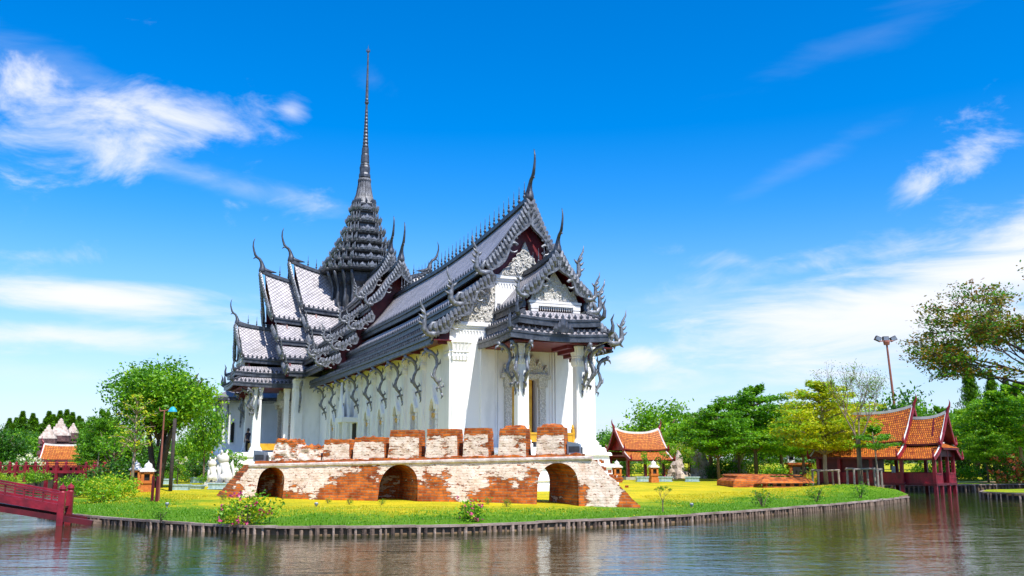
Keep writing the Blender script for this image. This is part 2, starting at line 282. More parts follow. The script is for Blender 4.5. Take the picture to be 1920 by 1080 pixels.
# ------------------------------------------------------------------ mesh helpers
def M(*names): return [MATS[n] for n in names]
class MB:
    def __init__(s): s.v = []; s.f = []; s.m = []; s.uv = []
    def add(s, vs, fs, m=0, uv=None):
        b = len(s.v); s.v.extend(tuple(p) for p in vs)
        for i, f in enumerate(fs):
            s.f.append([b + k for k in f]); s.m.append(m if isinstance(m, int) else m[i]); s.uv.append([uv[k] for k in f] if uv else None)
        return b
    def box(s, x0, x1, y0, y1, z0, z1, m=0, tx=0.0, ty=0.0):
        vs = [(x0, y0, z0), (x1, y0, z0), (x1, y1, z0), (x0, y1, z0), (x0 + tx, y0 + ty, z1), (x1 - tx, y0 + ty, z1), (x1 - tx, y1 - ty, z1), (x0 + tx, y1 - ty, z1)]
        s.add(vs, [(0, 3, 2, 1), (4, 5, 6, 7), (0, 1, 5, 4), (1, 2, 6, 5), (2, 3, 7, 6), (3, 0, 4, 7)], m)
    def cbox(s, c, sx, sy, z0, z1, m=0, tx=0.0, ty=0.0): s.box(c[0] - sx / 2, c[0] + sx / 2, c[1] - sy / 2, c[1] + sy / 2, z0, z1, m, tx, ty)
    def loft(s, rings, m=0, cap=True):
        n = len(rings[0]); b = len(s.v)
        for r in rings: s.v.extend(tuple(p) for p in r)
        for k in range(len(rings) - 1):
            for i in range(n):
                j = (i + 1) % n; s.f.append([b + k * n + i, b + k * n + j, b + (k + 1) * n + j, b + (k + 1) * n + i]); s.m.append(m); s.uv.append(None)
        if cap:
            s.f.append([b + i for i in range(n)][::-1]); s.m.append(m); s.uv.append(None)
            s.f.append([b + (len(rings) - 1) * n + i for i in range(n)]); s.m.append(m); s.uv.append(None)
    def lathe(s, prof, c=(0, 0), n=10, m=0, star=0.0):
        rings = []
        for r, z in prof:
            rings.append([(c[0] + r * (1 - star * (i % 2)) * math.cos(2 * math.pi * i / n), c[1] + r * (1 - star * (i % 2)) * math.sin(2 * math.pi * i / n), z) for i in range(n)])
        s.loft(rings, m)
    def tube(s, path, rad, n=6, m=0):
        P = [Vector(p) for p in path]; rings = []
        if not isinstance(rad, (list, tuple)): rad = [rad] * len(P)
        prev = None
        for i, p in enumerate(P):
            d = (P[min(i + 1, len(P) - 1)] - P[max(i - 1, 0)])
            d = d.normalized() if d.length > 1e-9 else Vector((0, 0, 1))
            if prev is None:
                a = Vector((0, 0, 1)) if abs(d.z) < .9 else Vector((1, 0, 0)); x = d.cross(a).normalized()
            else:
                x = (prev - d * prev.dot(d)); x = x.normalized() if x.length > 1e-6 else d.orthogonal().normalized()
            prev = x; y = d.cross(x)
            rings.append([tuple(p + (x * math.cos(2 * math.pi * k / n) + y * math.sin(2 * math.pi * k / n)) * max(rad[i], .002)) for k in range(n)])
        s.loft(rings, m)
    def plate(s, pts3, nrm, th, m=0):
        n = len(pts3); nv = Vector(nrm) * th; A = [Vector(p) for p in pts3]; b = len(s.v)
        s.v.extend(tuple(p) for p in A); s.v.extend(tuple(p + nv) for p in A)
        fs = [list(range(n)), [n + i for i in range(n)][::-1]] + [[i, n + i, n + (i + 1) % n, (i + 1) % n] for i in range(n)]
        for f in fs: s.f.append([b + k for k in f]); s.m.append(m); s.uv.append(None)
    def beam(s, p, q, w, h, m=0):
        p, q = Vector(p), Vector(q); d = (q - p).normalized(); x = d.cross(Vector((0, 0, 1)))
        x = x.normalized() if x.length > 1e-6 else Vector((1, 0, 0)); y = x.cross(d)
        r = [[tuple(c + x * a * w / 2 + y * b_ * h / 2) for a, b_ in ((-1, -1), (1, -1), (1, 1), (-1, 1))] for c in (p, q)]
        s.loft(r, m)
    def build(s, name, mats, parent=None, smooth=False, loc=(0, 0, 0), rot=0.0, attr=None):
        me = bpy.data.meshes.new(name); me.from_pydata(s.v, [], s.f)
        for mt in (mats if isinstance(mats, list) else [mats]): me.materials.append(mt)
        me.polygons.foreach_set('material_index', s.m)
        if any(u for u in s.uv):
            ul = me.uv_layers.new(name='UVMap'); flat = []
            for f, u in zip(s.f, s.uv): flat.extend(u if u else [(0, 0)] * len(f))
            ul.data.foreach_set('uv', np.array(flat, dtype=np.float32).ravel())
        if attr:
            a = me.attributes.new(attr[0], 'FLOAT', 'POINT'); a.data.foreach_set('value', attr[1])
        if smooth: me.polygons.foreach_set('use_smooth', [True] * len(s.f))
        me.update()
        o = bpy.data.objects.new(name, me); COL.objects.link(o); o.location = loc; o.rotation_euler = (0, 0, rot)
        if parent: o.parent = parent
        import bmesh
        bm = bmesh.new(); bm.from_mesh(me); bmesh.ops.recalc_face_normals(bm, faces=bm.faces); bm.to_mesh(me); bm.free()
        return o
def tag(o, label=None, cat=None, group=None, kind=None):
    for k, q in (('label', label), ('category', cat), ('group', group), ('kind', kind)):
        if q: o[k] = q
    return o
def empty(name, loc, rot=0.0, label=None, cat=None, group=None):
    o = bpy.data.objects.new(name, None); COL.objects.link(o); o.location = loc; o.rotation_euler = (0, 0, rot); o.empty_display_size = .3
    return tag(o, label, cat, group)
def inst(src, parent, loc, rot=0.0, scale=None):
    o = src.copy(); COL.objects.link(o); o.parent = parent; o.location = loc; o.rotation_euler = (0, 0, rot)
    if scale: o.scale = scale
    for ch in src.children:
        c = ch.copy(); COL.objects.link(c); c.parent = o
    return o
def copy_tree(src, loc, rot=0.0, scale=None, label=None, group=None):
    def rec(o, par):
        c = o.copy(); COL.objects.link(c)
        if par: c.parent = par
        for ch in o.children: rec(ch, c)
        return c
    r = rec(src, None); r.location = loc; r.rotation_euler = (0, 0, rot)
    if scale: r.scale = scale if isinstance(scale, tuple) else (scale,) * 3
    return tag(r, label, None, group)
def lerp(a, b, t): return a + (b - a) * t
# ------------------------------------------------------------------ the palace hall
PHI = R(22.4); ORG = Vector((1.616, 39.65, 0.35))
palace = empty('palace_hall', ORG, PHI, 'white royal hall with steep dark grey tiered roofs and one tall needle spire', 'palace hall')
DZ = (0, 0, -0.35)
def tp(mb, name, mats, parent=palace, smooth=False): return mb.build(name, mats, parent, smooth, DZ if parent is palace else (0, 0, 0))
AX = 34.2                                   # where the cross ridge meets the hall's ridge
FR_HALL = lambda t, d, z: (d, t, z)         # t runs to the back, d to the right
FR_WEST = lambda t, d, z: (-t, AX + d, z)   # t runs to the left end, d to the back
FR_EAST = lambda t, d, z: (t, AX + d, z)
TR = ('slate_tile', 'lead_trim', 'maroon_soffit')

def antefix(mb, P, along, up, out, h=.22, w=.12, m=0):
    a, u, o = Vector(along) * w / 2, Vector(up) * h, Vector(out) * w * .35
    p = Vector(P); q = p + u * .42
    vs = [p - a * .7, p + o * .8, p + a * .7, p - o * .8, q - a * 1.15, q + o, q + a * 1.15, q - o, p + u]
    mb.add(vs, [(0, 1, 5, 4), (1, 2, 6, 5), (2, 3, 7, 6), (3, 0, 4, 7), (4, 5, 8), (5, 6, 8), (6, 7, 8), (7, 4, 8)], m)

def roof(name, fr, tA, tB, tiers, g, lean, zref, parent=palace, sides=(-1, 1), nt=26, space=.34, cap=True, band=.34):
    """tiers: (d0, z0, d1, z1, k0, k1); tA is the free gable end, tB the end against the building; g(t) lifts the ridge"""
    mb = MB(); an = MB(); sgn = 1 if tB > tA else -1
    for (d0, z0, d1, z1, k0, k1) in tiers:
        sl = math.hypot(d1 - d0, z1 - z0); ns = 6 if sl > 2 else 3
        for sd in sides:
            top = []; uvs = []
            for i in range(nt + 1):
                for j in range(ns + 1):
                    s = j / ns; d = lerp(d0, d1, s); zb = lerp(z0, z1, s) - math.sin(math.pi * s) * (z0 - z1) * .045
                    te = tA + sgn * lean * (zref - zb); t = lerp(te, tB, i / nt); z = zb + lerp(k0, k1, s) * g(t)
                    top.append(fr(t, sd * d, z)); uvs.append((t, s * sl))
            n1 = ns + 1; fs = [(i * n1 + j, (i + 1) * n1 + j, (i + 1) * n1 + j + 1, i * n1 + j + 1) for i in range(nt) for j in range(ns)]
            mb.add(top, fs, 0, uvs)
            bot = [(p[0], p[1], p[2] - .09) for p in top]; mb.add(bot, fs, 2, uvs)
            for i in range(nt):                                   # lower edge: drip mould, fascia, roll
                a, b = Vector(top[i * n1 + ns]), Vector(top[(i + 1) * n1 + ns])
                o0 = Vector(fr(0, sd, 0)) - Vector(fr(0, 0, 0))
                def strip(off, za, zb_, th, mi=1):
                    q = [a + o0 * off + Vector((0, 0, za)), b + o0 * off + Vector((0, 0, za)), b + o0 * off + Vector((0, 0, zb_)), a + o0 * off + Vector((0, 0, zb_))]
                    q2 = [p - o0 * th for p in q]
                    mb.add(q + q2, [(0, 1, 2, 3), (7, 6, 5, 4), (0, 4, 5, 1), (1, 5, 6, 2), (2, 6, 7, 3), (3, 7, 4, 0)], mi)
                strip(.03, .02, -.09, .16); strip(-.05, -.09, -band + .08, .12); strip(0, -band + .08, -band, .14)
            for i in (0, nt):
                e = [top[i * n1 + j] for j in range(n1)]; lo = [(p[0], p[1], p[2] - .11) for p in e]
                mb.add(e + lo, [(j, j + 1, n1 + j + 1, n1 + j) for j in range(ns)], 1)
            # antefix row
            edge = [Vector(top[i * n1 + ns]) for i in range(nt + 1)]
            L = sum((edge[i + 1] - edge[i]).length for i in range(nt)); n = max(2, int(L / space)); o0 = (Vector(fr(0, sd, 0)) - Vector(fr(0, 0, 0)))
            for q in range(n + 1):
                f = q / n * nt; i = min(int(f), nt - 1); p = edge[i].lerp(edge[i + 1], f - i); al = (edge[i + 1] - edge[i]).normalized()
                antefix(an, p + Vector((0, 0, .0)) - o0 * .03, al, (0, 0, 1), o0, .25, .15)
    if cap:
        (d0, z0, _, _, k0, _) = tiers[0]; pts = [fr(lerp(tA, tB, i / nt), 0, z0 + .02 + k0 * g(lerp(tA, tB, i / nt))) for i in range(nt + 1)]
        for i in range(nt):
            for w, h, up in ((.34, .12, -.02), (.22, .16, .08)):
                p, q = Vector(pts[i]) + Vector((0, 0, up)), Vector(pts[i + 1]) + Vector((0, 0, up)); mb.beam(p, q, w, h, 1)
    ro = tp(mb, name, M(*TR), parent); tag(tp(an, 'antefix_row', M('lead_trim'), ro), kind='stuff')
    return ro
def gfun(t0, t1, amp, p=1.9, sgn=1):
    return lambda t: amp * max(0.0, min(1.3, (t1 - t) / (t1 - t0))) ** p

def spike_mesh():
    mb = MB(); mb.lathe([(.075, 0), (.085, .06), (.04, .12), (.05, .2), (.09, .25), (.05, .3), (.032, .38), (.062, .42), (.03, .46), (.045, .52), (.02, .58), (.012, .85), (.003, .98)], n=7)
    o = mb.build('ridge_finial', M('lead_trim'), None, True); return o
SPIKE = spike_mesh(); spike_used = [False]
def put_spike(par, p, s=1.0):
    if not spike_used[0]:
        spike_used[0] = True; SPIKE.parent = par; SPIKE.location = p; SPIKE.scale = (s, s, s); return SPIKE
    return inst(SPIKE, par, p, 0, (s, s, s))
def ridge_spikes(par, fr, ta, tb, n, zf, s=1.0):
    for i in range(n): t = lerp(ta, tb, i / max(1, n - 1)); put_spike(par, fr(t, 0, zf(t)), s)

def chofa(par, fr, t, z, out, h=2.3):
    """horn of the gable: bulb on the ridge, neck swung outward, thin tip; out is the sign of t that points away"""
    mb = MB(); k = h / 2.3
    pr = [(.14, -.10, .15), (.04, .02, .23), (.0, .22, .22), (.03, .42, .155), (.10, .66, .11), (.22, .86, .095), (.40, .98, .09), (.52, 1.12, .085), (.62, 1.40, .07), (.69, 1.7, .056), (.69, 1.98, .042), (.64, 2.2, .026), (.58, 2.33, .008)]
    mb.tube([fr(t + out * a * k, 0, z + b * k) for a, b, _ in pr], [r * k for *_, r in pr], 8)
    mb.tube([fr(t + out * a * k, 0, z + b * k) for a, b in ((.42, 1.0), (.56, .93), (.66, .84))], [.06 * k, .05 * k, .01], 5)
    mb.tube([fr(t + out * a * k, 0, z + b * k) for a, b in ((.02, .2), (-.25, .1), (-.6, .03), (-.95, .0))], [.2 * k, .14 * k, .1 * k, .03], 6)
    return tp(mb, 'gable_horn', M('lead_trim'), par, True)

def bargeboard(par, fr, tf, segs, out, w=.5, horn=1.0, sides=(-1, 1)):
    """segs: (d0,z0,d1,z1); tf(z) is the gable plane; one part per board, its serpent-head end a sub-part"""
    for sd in sides:
        for si, (d0, z0, d1, z1) in enumerate(segs):
            mb = MB(); L = math.hypot(d1 - d0, z1 - z0); ex, ez = (d1 - d0) / L, (z1 - z0) / L; nx, nz = -ez, ex     # n: outward and up
            th = .13
            def P(s, h, o): # s metres along, h above the board axis, o out of the gable plane
                sag = -.05 * L * math.sin(math.pi * s / L)
                d = d0 + ex * s + nx * (h + sag); z = z0 + ez * s + nz * (h + sag)
                return fr(tf(z) + out * o, sd * d, z)
            n = 22; ring = []
            for i in range(n + 1):
                f = i / n; s = f * L
                lo = -w * (.72 + .28 * math.sin(f * math.pi * 3.2 - .5)) * (1 if f < .9 else .8); hi = .10 + .04 * math.sin(f * 9)
                ring.append([P(s, lo, 0), P(s, hi, 0), P(s, hi, th), P(s, lo, th)])
            mb.loft(ring, 0)
            mb.loft([[P(i / n * L, a, th), P(i / n * L, a + .09, th), P(i / n * L, a + .09, th + .06), P(i / n * L, a, th + .06)] for i in range(n + 1) for a in [-w * (.72 + .28 * math.sin(i / n * math.pi * 3.2 - .5)) + .0]], 0)
            nr = max(4, int(L / .21))
            for i in range(nr):
                s = (i + .3) / nr * L
                mb.tube([P(s + .20, -w * .62, th * .85), P(s + .08, -w * .15, th * 1.15), P(s - .02, .08, th * .85), P(s - .09, .17, th * .5)], [.05, .095, .085, .02], 6)
            # scroll under the board
            sc = .21 * w / .5; c = (L * .60, -w * .80)
            mb.tube([P(c[0] + sc * math.cos(a), c[1] + sc * math.sin(a), th) for a in [R(200 - 24 * k) for k in range(13)]], [.07 * (1 - .04 * k) for k in range(13)], 6)
            bo = tp(mb, 'bargeboard', M('lead_ornament'), par)
            # serpent head
            hb = MB(); q = horn
            pa = [(-.25, -.28), (.02, -.36), (.26, -.30), (.42, -.08), (.40, .2), (.36, .45), (.46, .72), (.60, .98), (.62, 1.25)]
            rr = [.13, .15, .145, .125, .10, .072, .06, .04, .01]
            ux, uz = 1.0, 0.0
            def H(a, b, o):
                d = d1 + a * q; z = z1 + b * q + .05
                return fr(tf(z) + out * o, sd * d, z)
            hb.tube([H(a, b, .08) for a, b in pa], [r * q for r in rr], 7)
            hb.tube([H(a, b, .08) for a, b in ((.18, -.3), (.12, -.02), (.02, .14), (-.14, .16), (-.2, .04))], [.12 * q, .1 * q, .08 * q, .06 * q, .03 * q], 6)
            for a, b, c2, d2 in ((.42, .05, .70, .22), (.40, .3, .66, .5), (.38, .5, .6, .74), (.28, -.32, .52, -.5), (.02, -.36, .05, -.62), (-.12, -.34, -.16, -.52), (.34, .42, .14, .6)):
                hb.tube([H(a, b, .08), H((a + c2) / 2, (b + d2) / 2 - .02, .1), H(c2, d2, .08)], [.075 * q, .06 * q, .01], 5)
            hb.build('serpent_head', M('lead_ornament'), bo, True)

def wall_plate(mb, fr, t, th, poly, m=0):
    mb.plate([fr(t, d, z) for d, z in poly], Vector(fr(th, 0, 0)) - Vector(fr(0, 0, 0)), 1.0, m)

# ---- podium: stepped mouldings that follow the plan
plan = [(-3.7, 3.7, 2.5, 30.0), (-1.95, 1.95, -.7, 3.0), (-5.8, 5.8, 29.8, 38.6), (-8.9, 8.9, 31.2, 37.2), (-9.6, -3.0, 39.2, 47.5), (-4.0, 4.0, 38, 60)]
pm = MB()
for i, (x0, x1, y0, y1) in enumerate(plan):
    for k, (e, za, zb) in enumerate(((.52, .2, .62), (.42, .62, .78), (.48, .78, .92), (.30, .92, 1.3), (.38, 1.3, 1.42), (.22, 1.42, 1.78), (.30, 1.78, 1.9), (.12, 1.9, 2.1))):
        j = .0015 * i; pm.box(x0 - e - j, x1 + e + j, y0 - e - j, y1 + e + j, za, zb - j * .5, 0, .03, .03)
tp(pm, 'podium', M('white_plaster'))

# ---- hall walls with real window openings
hw = MB(); WU = 3.5; V0, V1 = 2.8, 30.6
pil = [3.3 + 3.05 * i for i in range(9)]; wins = [4.85 + 3.05 * i for i in range(8)]; NICHE = 5
ed = V0
for i, wv in enumerate(wins):
    if i == NICHE: continue
    for sd in (-1, 1):
        xa, xb = sorted((sd * WU, sd * (WU - .45)))
        hw.box(xa, xb, ed, wv - .38, 2.1, 7.5)
        hw.box(xa, xb, wv - .38, wv + .38, 2.1, 2.75); hw.box(xa, xb, wv - .38, wv + .38, 4.15, 7.5)
    ed = wv + .38
for sd in (-1, 1): hw.box(*sorted((sd * WU, sd * (WU - .45))), ed, V1, 2.1, 7.5)
# front wall: door gap |u|<.62
for a, b, z0, z1 in ((-3.049, -.62, 2.1, 7.35), (.62, 3.049, 2.1, 7.35), (-.62, .62, 5.1, 7.35), (-1.36, 1.36, 7.35, 9.5)): hw.box(a, b, V0, V0 + .5, z0, z1)
hw.box(-3.0, -2.2, V0 - .06, V0, 2.1, 2.4); hw.box(2.2, 3.0, V0 - .06, V0, 2.1, 2.4)
tp(hw, 'wall', M('white_plaster'))
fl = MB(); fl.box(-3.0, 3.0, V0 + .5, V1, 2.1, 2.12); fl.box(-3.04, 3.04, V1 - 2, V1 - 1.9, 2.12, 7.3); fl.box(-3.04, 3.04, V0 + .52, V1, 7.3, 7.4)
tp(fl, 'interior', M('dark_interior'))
sf = MB()
for sd in (-1, 1):
    sf.box(*sorted((sd * 3.5, sd * 4.3)), 2.5, 29.6, 6.62, 6.66)
    for v in pil[1:]: sf.box(*sorted((sd * 3.5, sd * 4.25)), v - .09, v + .09, 6.42, 6.62)
    sf.box(*sorted((sd * 3.46, sd * 4.0)), 2.84, 2.95, 6.5, 7.1)
tp(sf, 'eave_beam', M('maroon_soffit'))
# front carved work
pd = MB()
flame = [(-1.25, 9.72), (1.25, 9.72), (1.02, 10.0), (.9, 9.96), (.68, 10.32), (.56, 10.28), (.36, 10.7), (.27, 10.66), (0, 11.3), (-.27, 10.66), (-.36, 10.7), (-.56, 10.28), (-.68, 10.32), (-.9, 9.96), (-1.02, 10.0)]
wall_plate(pd, FR_HALL, V0 - .12, .2, flame)
for k in range(46):
    rr_ = random.Random(k); d = rr_.uniform(-.9, .9); z = lerp(9.82, 11.0 - abs(d) * 1.25, rr_.random()); a0 = rr_.uniform(0, 6.28)
    pd.tube([(d + .13 * math.cos(a0 + .8 * q), V0 - .14, z + .13 * math.sin(a0 + .8 * q)) for q in range(5)], [.05, .055, .045, .035, .015], 5)
tp(pd, 'pediment', M('carved_stucco'))
for sd in (-1, 1):
    sp_ = MB(); wall_plate(sp_, FR_HALL, V0 - .06, .1, [(sd * 1.42, 7.5), (sd * 3.02, 7.5), (sd * 2.95, 8.0), (sd * 2.2, 8.75), (sd * 1.95, 8.9), (sd * 1.8, 9.35), (sd * 1.42, 9.4)])
    for k in range(44):
        rr_ = random.Random(90 + k); d = rr_.uniform(1.5, 2.9); z = lerp(7.6, 9.2 - (d - 1.5) * .95, rr_.random()); a0 = rr_.uniform(0, 6.28)
        sp_.tube([(sd * d + .11 * math.cos(a0 + .8 * q), V0 - .08, z + .13 * math.sin(a0 + .8 * q)) for q in range(5)], [.045, .05, .04, .03, .012], 5)
    tp(sp_, 'carved_panel', M('carved_stucco'))
co = MB()
def cornice(mb, x0, x1, y, z, teeth=True):
    for k, (e, za, zb) in enumerate(((.04, -.12, 0), (.10, 0, .09), (.16, .09, .19), (.08, .19, .26))): mb.box(x0 - e, x1 + e, y - e, y + .1, z + za, z + zb)
    n = max(3, int((x1 - x0) / .13))
    for i in range(n):
        x = lerp(x0, x1, (i + .5) / n); mb.add([(x - .05, y - .035, z - .1), (x + .05, y - .035, z - .1), (x, y - .035, z - .34), (x - .05, y, z - .1), (x + .05, y, z - .1), (x, y, z - .34)], [(0, 1, 2), (3, 5, 4), (0, 2, 5, 3), (1, 4, 5, 2)])
cornice(co, -1.38, 1.38, V0 - .005, 9.45); cornice(co, -3.1, -1.42, V0 - .003, 7.25); cornice(co, 1.42, 3.1, V0 - .003, 7.25)
for sd in (-1, 1): co.box(*sorted((sd * 1.36, sd * 1.44)), V0 - .12, V0 - .002, 7.5, 9.2); co.cbox((sd * 1.25, V0 - .06), .22, .12, 8.4, 9.1)
tp(co, 'cornice', M('white_plaster'))

# ---- columns: redented shaft, petal capital
def column_parts(h, w=.46, base=.35):
    a = MB(); q = w / 2
    def rd(s, z): k = s * .80; return [(x, y, z) for x, y in ((s, -k), (s, k), (k, k), (k, s), (-k, s), (-k, k), (-s, k), (-s, -k), (-k, -k), (-k, -s), (k, -s), (k, -k))]
    a.loft([rd(q * 1.5, 0), rd(q * 1.5, base * .4), rd(q * 1.25, base * .5), rd(q * 1.35, base * .7), rd(q * 1.1, base), rd(q, base + .1), rd(q * .93, h - .85)])
    c = MB(); c.loft([rd(q * .93, h - .85), rd(q * 1.02, h - .82), rd(q * 1.0, h - .5), rd(q * 1.15, h - .46), rd(q * 1.02, h - .42), rd(q * 1.2, h - .1), rd(q * 1.3, h - .06), rd(q * 1.3, h)])
    for k in range(20):
        an = 2 * math.pi * k / 20; sx, sy = math.cos(an), math.sin(an); m = max(abs(sx), abs(sy)); sx /= m; sy /= m
        for za, zb, ra, rb in ((h - .8, h - .5, 1.03, 1.06), (h - .4, h - .04, 1.05, 1.32)):
            c.tube([(sx * q * ra, sy * q * ra, za), (sx * q * (ra + .08), sy * q * (ra + .08), (za + zb) / 2), (sx * q * rb, sy * q * rb, zb)], [.03, .045, .02], 5)
    return a, c
def make_column(h, w=.46, loc=(0, 0, 0), name='column'):
    a, c = column_parts(h, w); o = a.build(name, M('white_plaster'), palace, False, loc); c.build('capital', M('white_plaster'), o); return o
zc0 = 2.1 - .35
c1 = make_column(4.2, .5, (-1.33, 0, zc0)); inst(c1, palace, (1.33, 0, zc0))
p0 = make_column(4.45, .40, (-3.47, pil[1], zc0), 'pilaster')
for v in pil[2:]:
    inst(p0, palace, (-3.47, v, zc0))
for v in pil[1:]: inst(p0, palace, (3.47, v, zc0))
c2 = make_column(4.55, .84, (-3.06, V0 + .36, zc0), 'corner_pier'); inst(c2, palace, (3.06, V0 + .36, zc0))
c3 = make_column(5.0, .62, (-5.0, 30.75, zc0), 'corner_pier'); inst(c3, palace, (-5.0, 37.6, zc0)); inst(c3, palace, (5.0, 30.75, zc0))
c4 = make_column(4.45, .56, (-7.6, 32.0, zc0)); inst(c4, palace, (-7.6, 36.4, zc0)); inst(c4, palace, (-5.6, 32.0, zc0), 0, (.6, .6, 1))
inst(c4, palace, (7.6, 32.0, zc0))

# ---- eave brackets
def bracket_mesh():
    mb = MB(); p = [(.02, 4.42), (.07, 4.62), (.16, 4.82), (.30, 5.0), (.38, 5.2), (.33, 5.42), (.24, 5.62), (.25, 5.85), (.36, 6.05), (.54, 6.18), (.70, 6.22), (.80, 6.34)]
    r = [.03, .05, .062, .08, .08, .072, .068, .075, .09, .105, .105, .07]
    mb.tube([(-o, 0, z) for o, z in p], r, 7)
    for a in (((.02, 4.42), (-.02, 4.3), (.04, 4.18)), ((.10, 4.7), (-.06, 4.72), (-.04, 4.9)), ((.32, 5.05), (.46, 5.12), (.52, 5.32)), ((.24, 5.65), (.1, 5.72), (.08, 5.9)), ((.3, 6.0), (.2, 6.15), (.24, 6.32)), ((.7, 6.2), (.86, 6.12), (.92, 5.98)), ((.56, 6.18), (.62, 6.0), (.56, 5.9)), ((.2, 4.86), (.06, 4.98), (.1, 5.12)), ((.1, 4.7), (.24, 4.62), (.2, 4.46))):
        mb.tube([(-o, 0, z) for o, z in a], [.06, .048, .01], 5)
    return mb
br0 = bracket_mesh().build('eave_bracket', M('lead_ornament'), palace, True, (-3.66, pil[0], -.35))
for v in pil[1:]: inst(br0, palace, (-3.68, v, -.35))
for v in pil: inst(br0, palace, (3.68, v, -.35), math.pi)
for cx, cy, rots in ((-1.33, 0, (0, R(90), R(45))), (1.33, 0, (math.pi, R(90), R(135))), (-7.6, 32.0, (0, R(90), R(45))), (-7.6, 36.4, (0, -R(45))), (-5.0, 30.75, (R(90),))):
    for ro in rots:
        off = .26 if cx != -5.0 else .33; dx, dy = -math.cos(ro) * off, -math.sin(ro) * off
        inst(br0, palace, (cx + dx, cy + dy, -.35 + (.0 if abs(cx) < 5 else .1 if cx != -5.0 else .55)), ro)

# ---- windows: pointed frame, gold rail
def make_window(v, first=None):
    if first: return inst(first, palace, (-3.5, v, 0))
    w = MB()
    for sd in (-1, 1):
        for k in range(6):
            za = 2.4 + k * .24; w.box(-.10, 0, *sorted((sd * .38, sd * .54)), za, za + .22, 0, .02, .02)
        w.plate([(-.14, sd * .34, 3.8), (-.14, sd * .56, 3.8), (-.14, sd * .58, 4.0), (-.14, sd * .40, 4.2), (-.14, sd * .2, 4.42), (-.14, sd * .05, 4.9), (-.14, 0, 4.9), (-.14, 0, 4.3), (-.14, sd * .2, 4.12)], (.14, 0, 0), 1, 0)
    w.box(-.2, 0, -.6, .6, 2.25, 2.4)
    v = list(map(lambda p: (p[0], p[1], p[2] - .35), w.v)); w.v = v
    o = w.build('window', M('white_plaster'), palace, False, (-3.5, wins[0], 0))
    g = MB(); g.box(.0, .08, -.375, .375, 3.12, 3.32); g.build('rail', M('gold_paint'), o)
    d = MB(); d.box(.36, .40, -.375, .375, 2.42, 3.78); d.build('slot_shade', M('dark_interior'), o)  # dark sheet added in the slot, its colour standing in for shade
    return o
w0 = make_window(wins[0])
for i, v in enumerate(wins):
    if i not in (0, NICHE): make_window(v, w0)
# niche porch on the long wall
nm = MB(); nv = wins[NICHE]
for sd in (-1, 1):
    nm.box(-4.35, -4.15, *sorted((nv + sd * .42, nv + sd * .62)), 2.1, 3.75)
nm.box(-4.45, -3.5, nv - .75, nv + .75, 3.75, 4.05); nm.box(-4.35, -3.5, nv - .7, nv + .7, 2.1, 2.5)
nm.box(-3.7, -3.5, nv - .6, nv + .6, 4.05, 5.6)
def fl_(k): return [(nv - .72 * k, 4.05), (nv + .72 * k, 4.05), (nv + .55 * k, 4.55), (nv + .36 * k, 4.75), (nv + .3 * k, 5.1), (nv + .13 * k, 5.4), (nv, 6.1), (nv - .13 * k, 5.4), (nv - .3 * k, 5.1), (nv - .36 * k, 4.75), (nv - .55 * k, 4.55)]
for xo, k in ((-4.4, 1), (-4.1, .9)): nm.plate([(xo, a, z) for a, z in fl_(k)], (.1, 0, 0), 1)
no = tp(nm, 'niche_porch', M('white_plaster'))
nd_ = MB(); nd_.box(-3.56, -3.52, nv - .4, nv + .4, 2.5, 3.7); nd_.build('recess', M('dark_interior'), no)  # dark sheet on the solid wall, painting the shade of a hollow

# ---- door of the front porch
dm = MB(); y = V0
for sd in (-1, 1):
    dm.box(*sorted((sd * .62, sd * 1.0)), y - .22, y, 2.1, 2.7, 0, .03, .03); dm.box(*sorted((sd * .66, sd * .96)), y - .17, y, 2.7, 4.75); dm.box(*sorted((sd * .60, sd * 1.02)), y - .24, y, 4.75, 5.1)
dm.box(-1.15, 1.15, y - .3, y, 5.1, 5.32)
dm.plate([(x, y - .2, z) for x, z in ((-1.1, 5.32), (1.1, 5.32), (1.0, 5.75), (.85, 5.5), (.66, 6.0), (.5, 5.7), (.34, 6.2), (.2, 5.95), (0, 6.6), (-.2, 5.95), (-.34, 6.2), (-.5, 5.7), (-.66, 6.0), (-.85, 5.5), (-1.0, 5.75))], (0, .2, 0), 1)
do = tp(dm, 'door', M('carved_stucco'))
dl = MB(); dl.box(-.58, -.1, y + .3, y + .36, 2.1, 5.08); dl.box(.16, .40, y + .1, y + .22, 2.1, 5.09); dl.build('leaf', M('gold_paint'), do)
dk = MB(); dk.box(-.62, .62, y + .5, y + .53, 2.1, 5.1); dk.box(.02, .159, y + .1, y + .16, 2.1, 5.09); dk.build('doorway', M('red_dark'), do)
# recess mouldings by the door
for sd in (-1, 1):
    mo = MB()
    for x, w, e in ((1.22, .05, .05), (1.34, .08, .09)): mo.box(*sorted((sd * x, sd * (x + w))), y - e, y, 2.1, 6.6)
    mo.box(*sorted((sd * 1.45, sd * 2.1)), y - .14, y, 2.1, 6.9)
    tp(mo, 'wall_moulding', M('white_plaster'))
ra = MB()
for a, b in ((-1.05, 1.05),): ra.box(a, b, -.06, .06, 2.32, 2.62); ra.box(a, b, -.09, .09, 2.62, 2.70)
for x in (-1.02, .98): ra.box(x - .05, x + .05, -.08, .08, 2.1, 2.85); ra.lathe([(.05, 2.85), (.07, 2.92), (.01, 3.05)], (x, 0), 6)
ra.box(-1.75, -1.62, .3, .42, 2.1, 2.95)
tp(ra, 'railing', M('gold_paint'))
rb = MB()
rb.box(-7.75, -7.55, 32.4, 36.1, 2.3, 2.75); rb.box(-7.3, -5.9, 31.95, 32.07, 2.25, 2.7)
tp(rb, 'railing', M('gold_paint'))

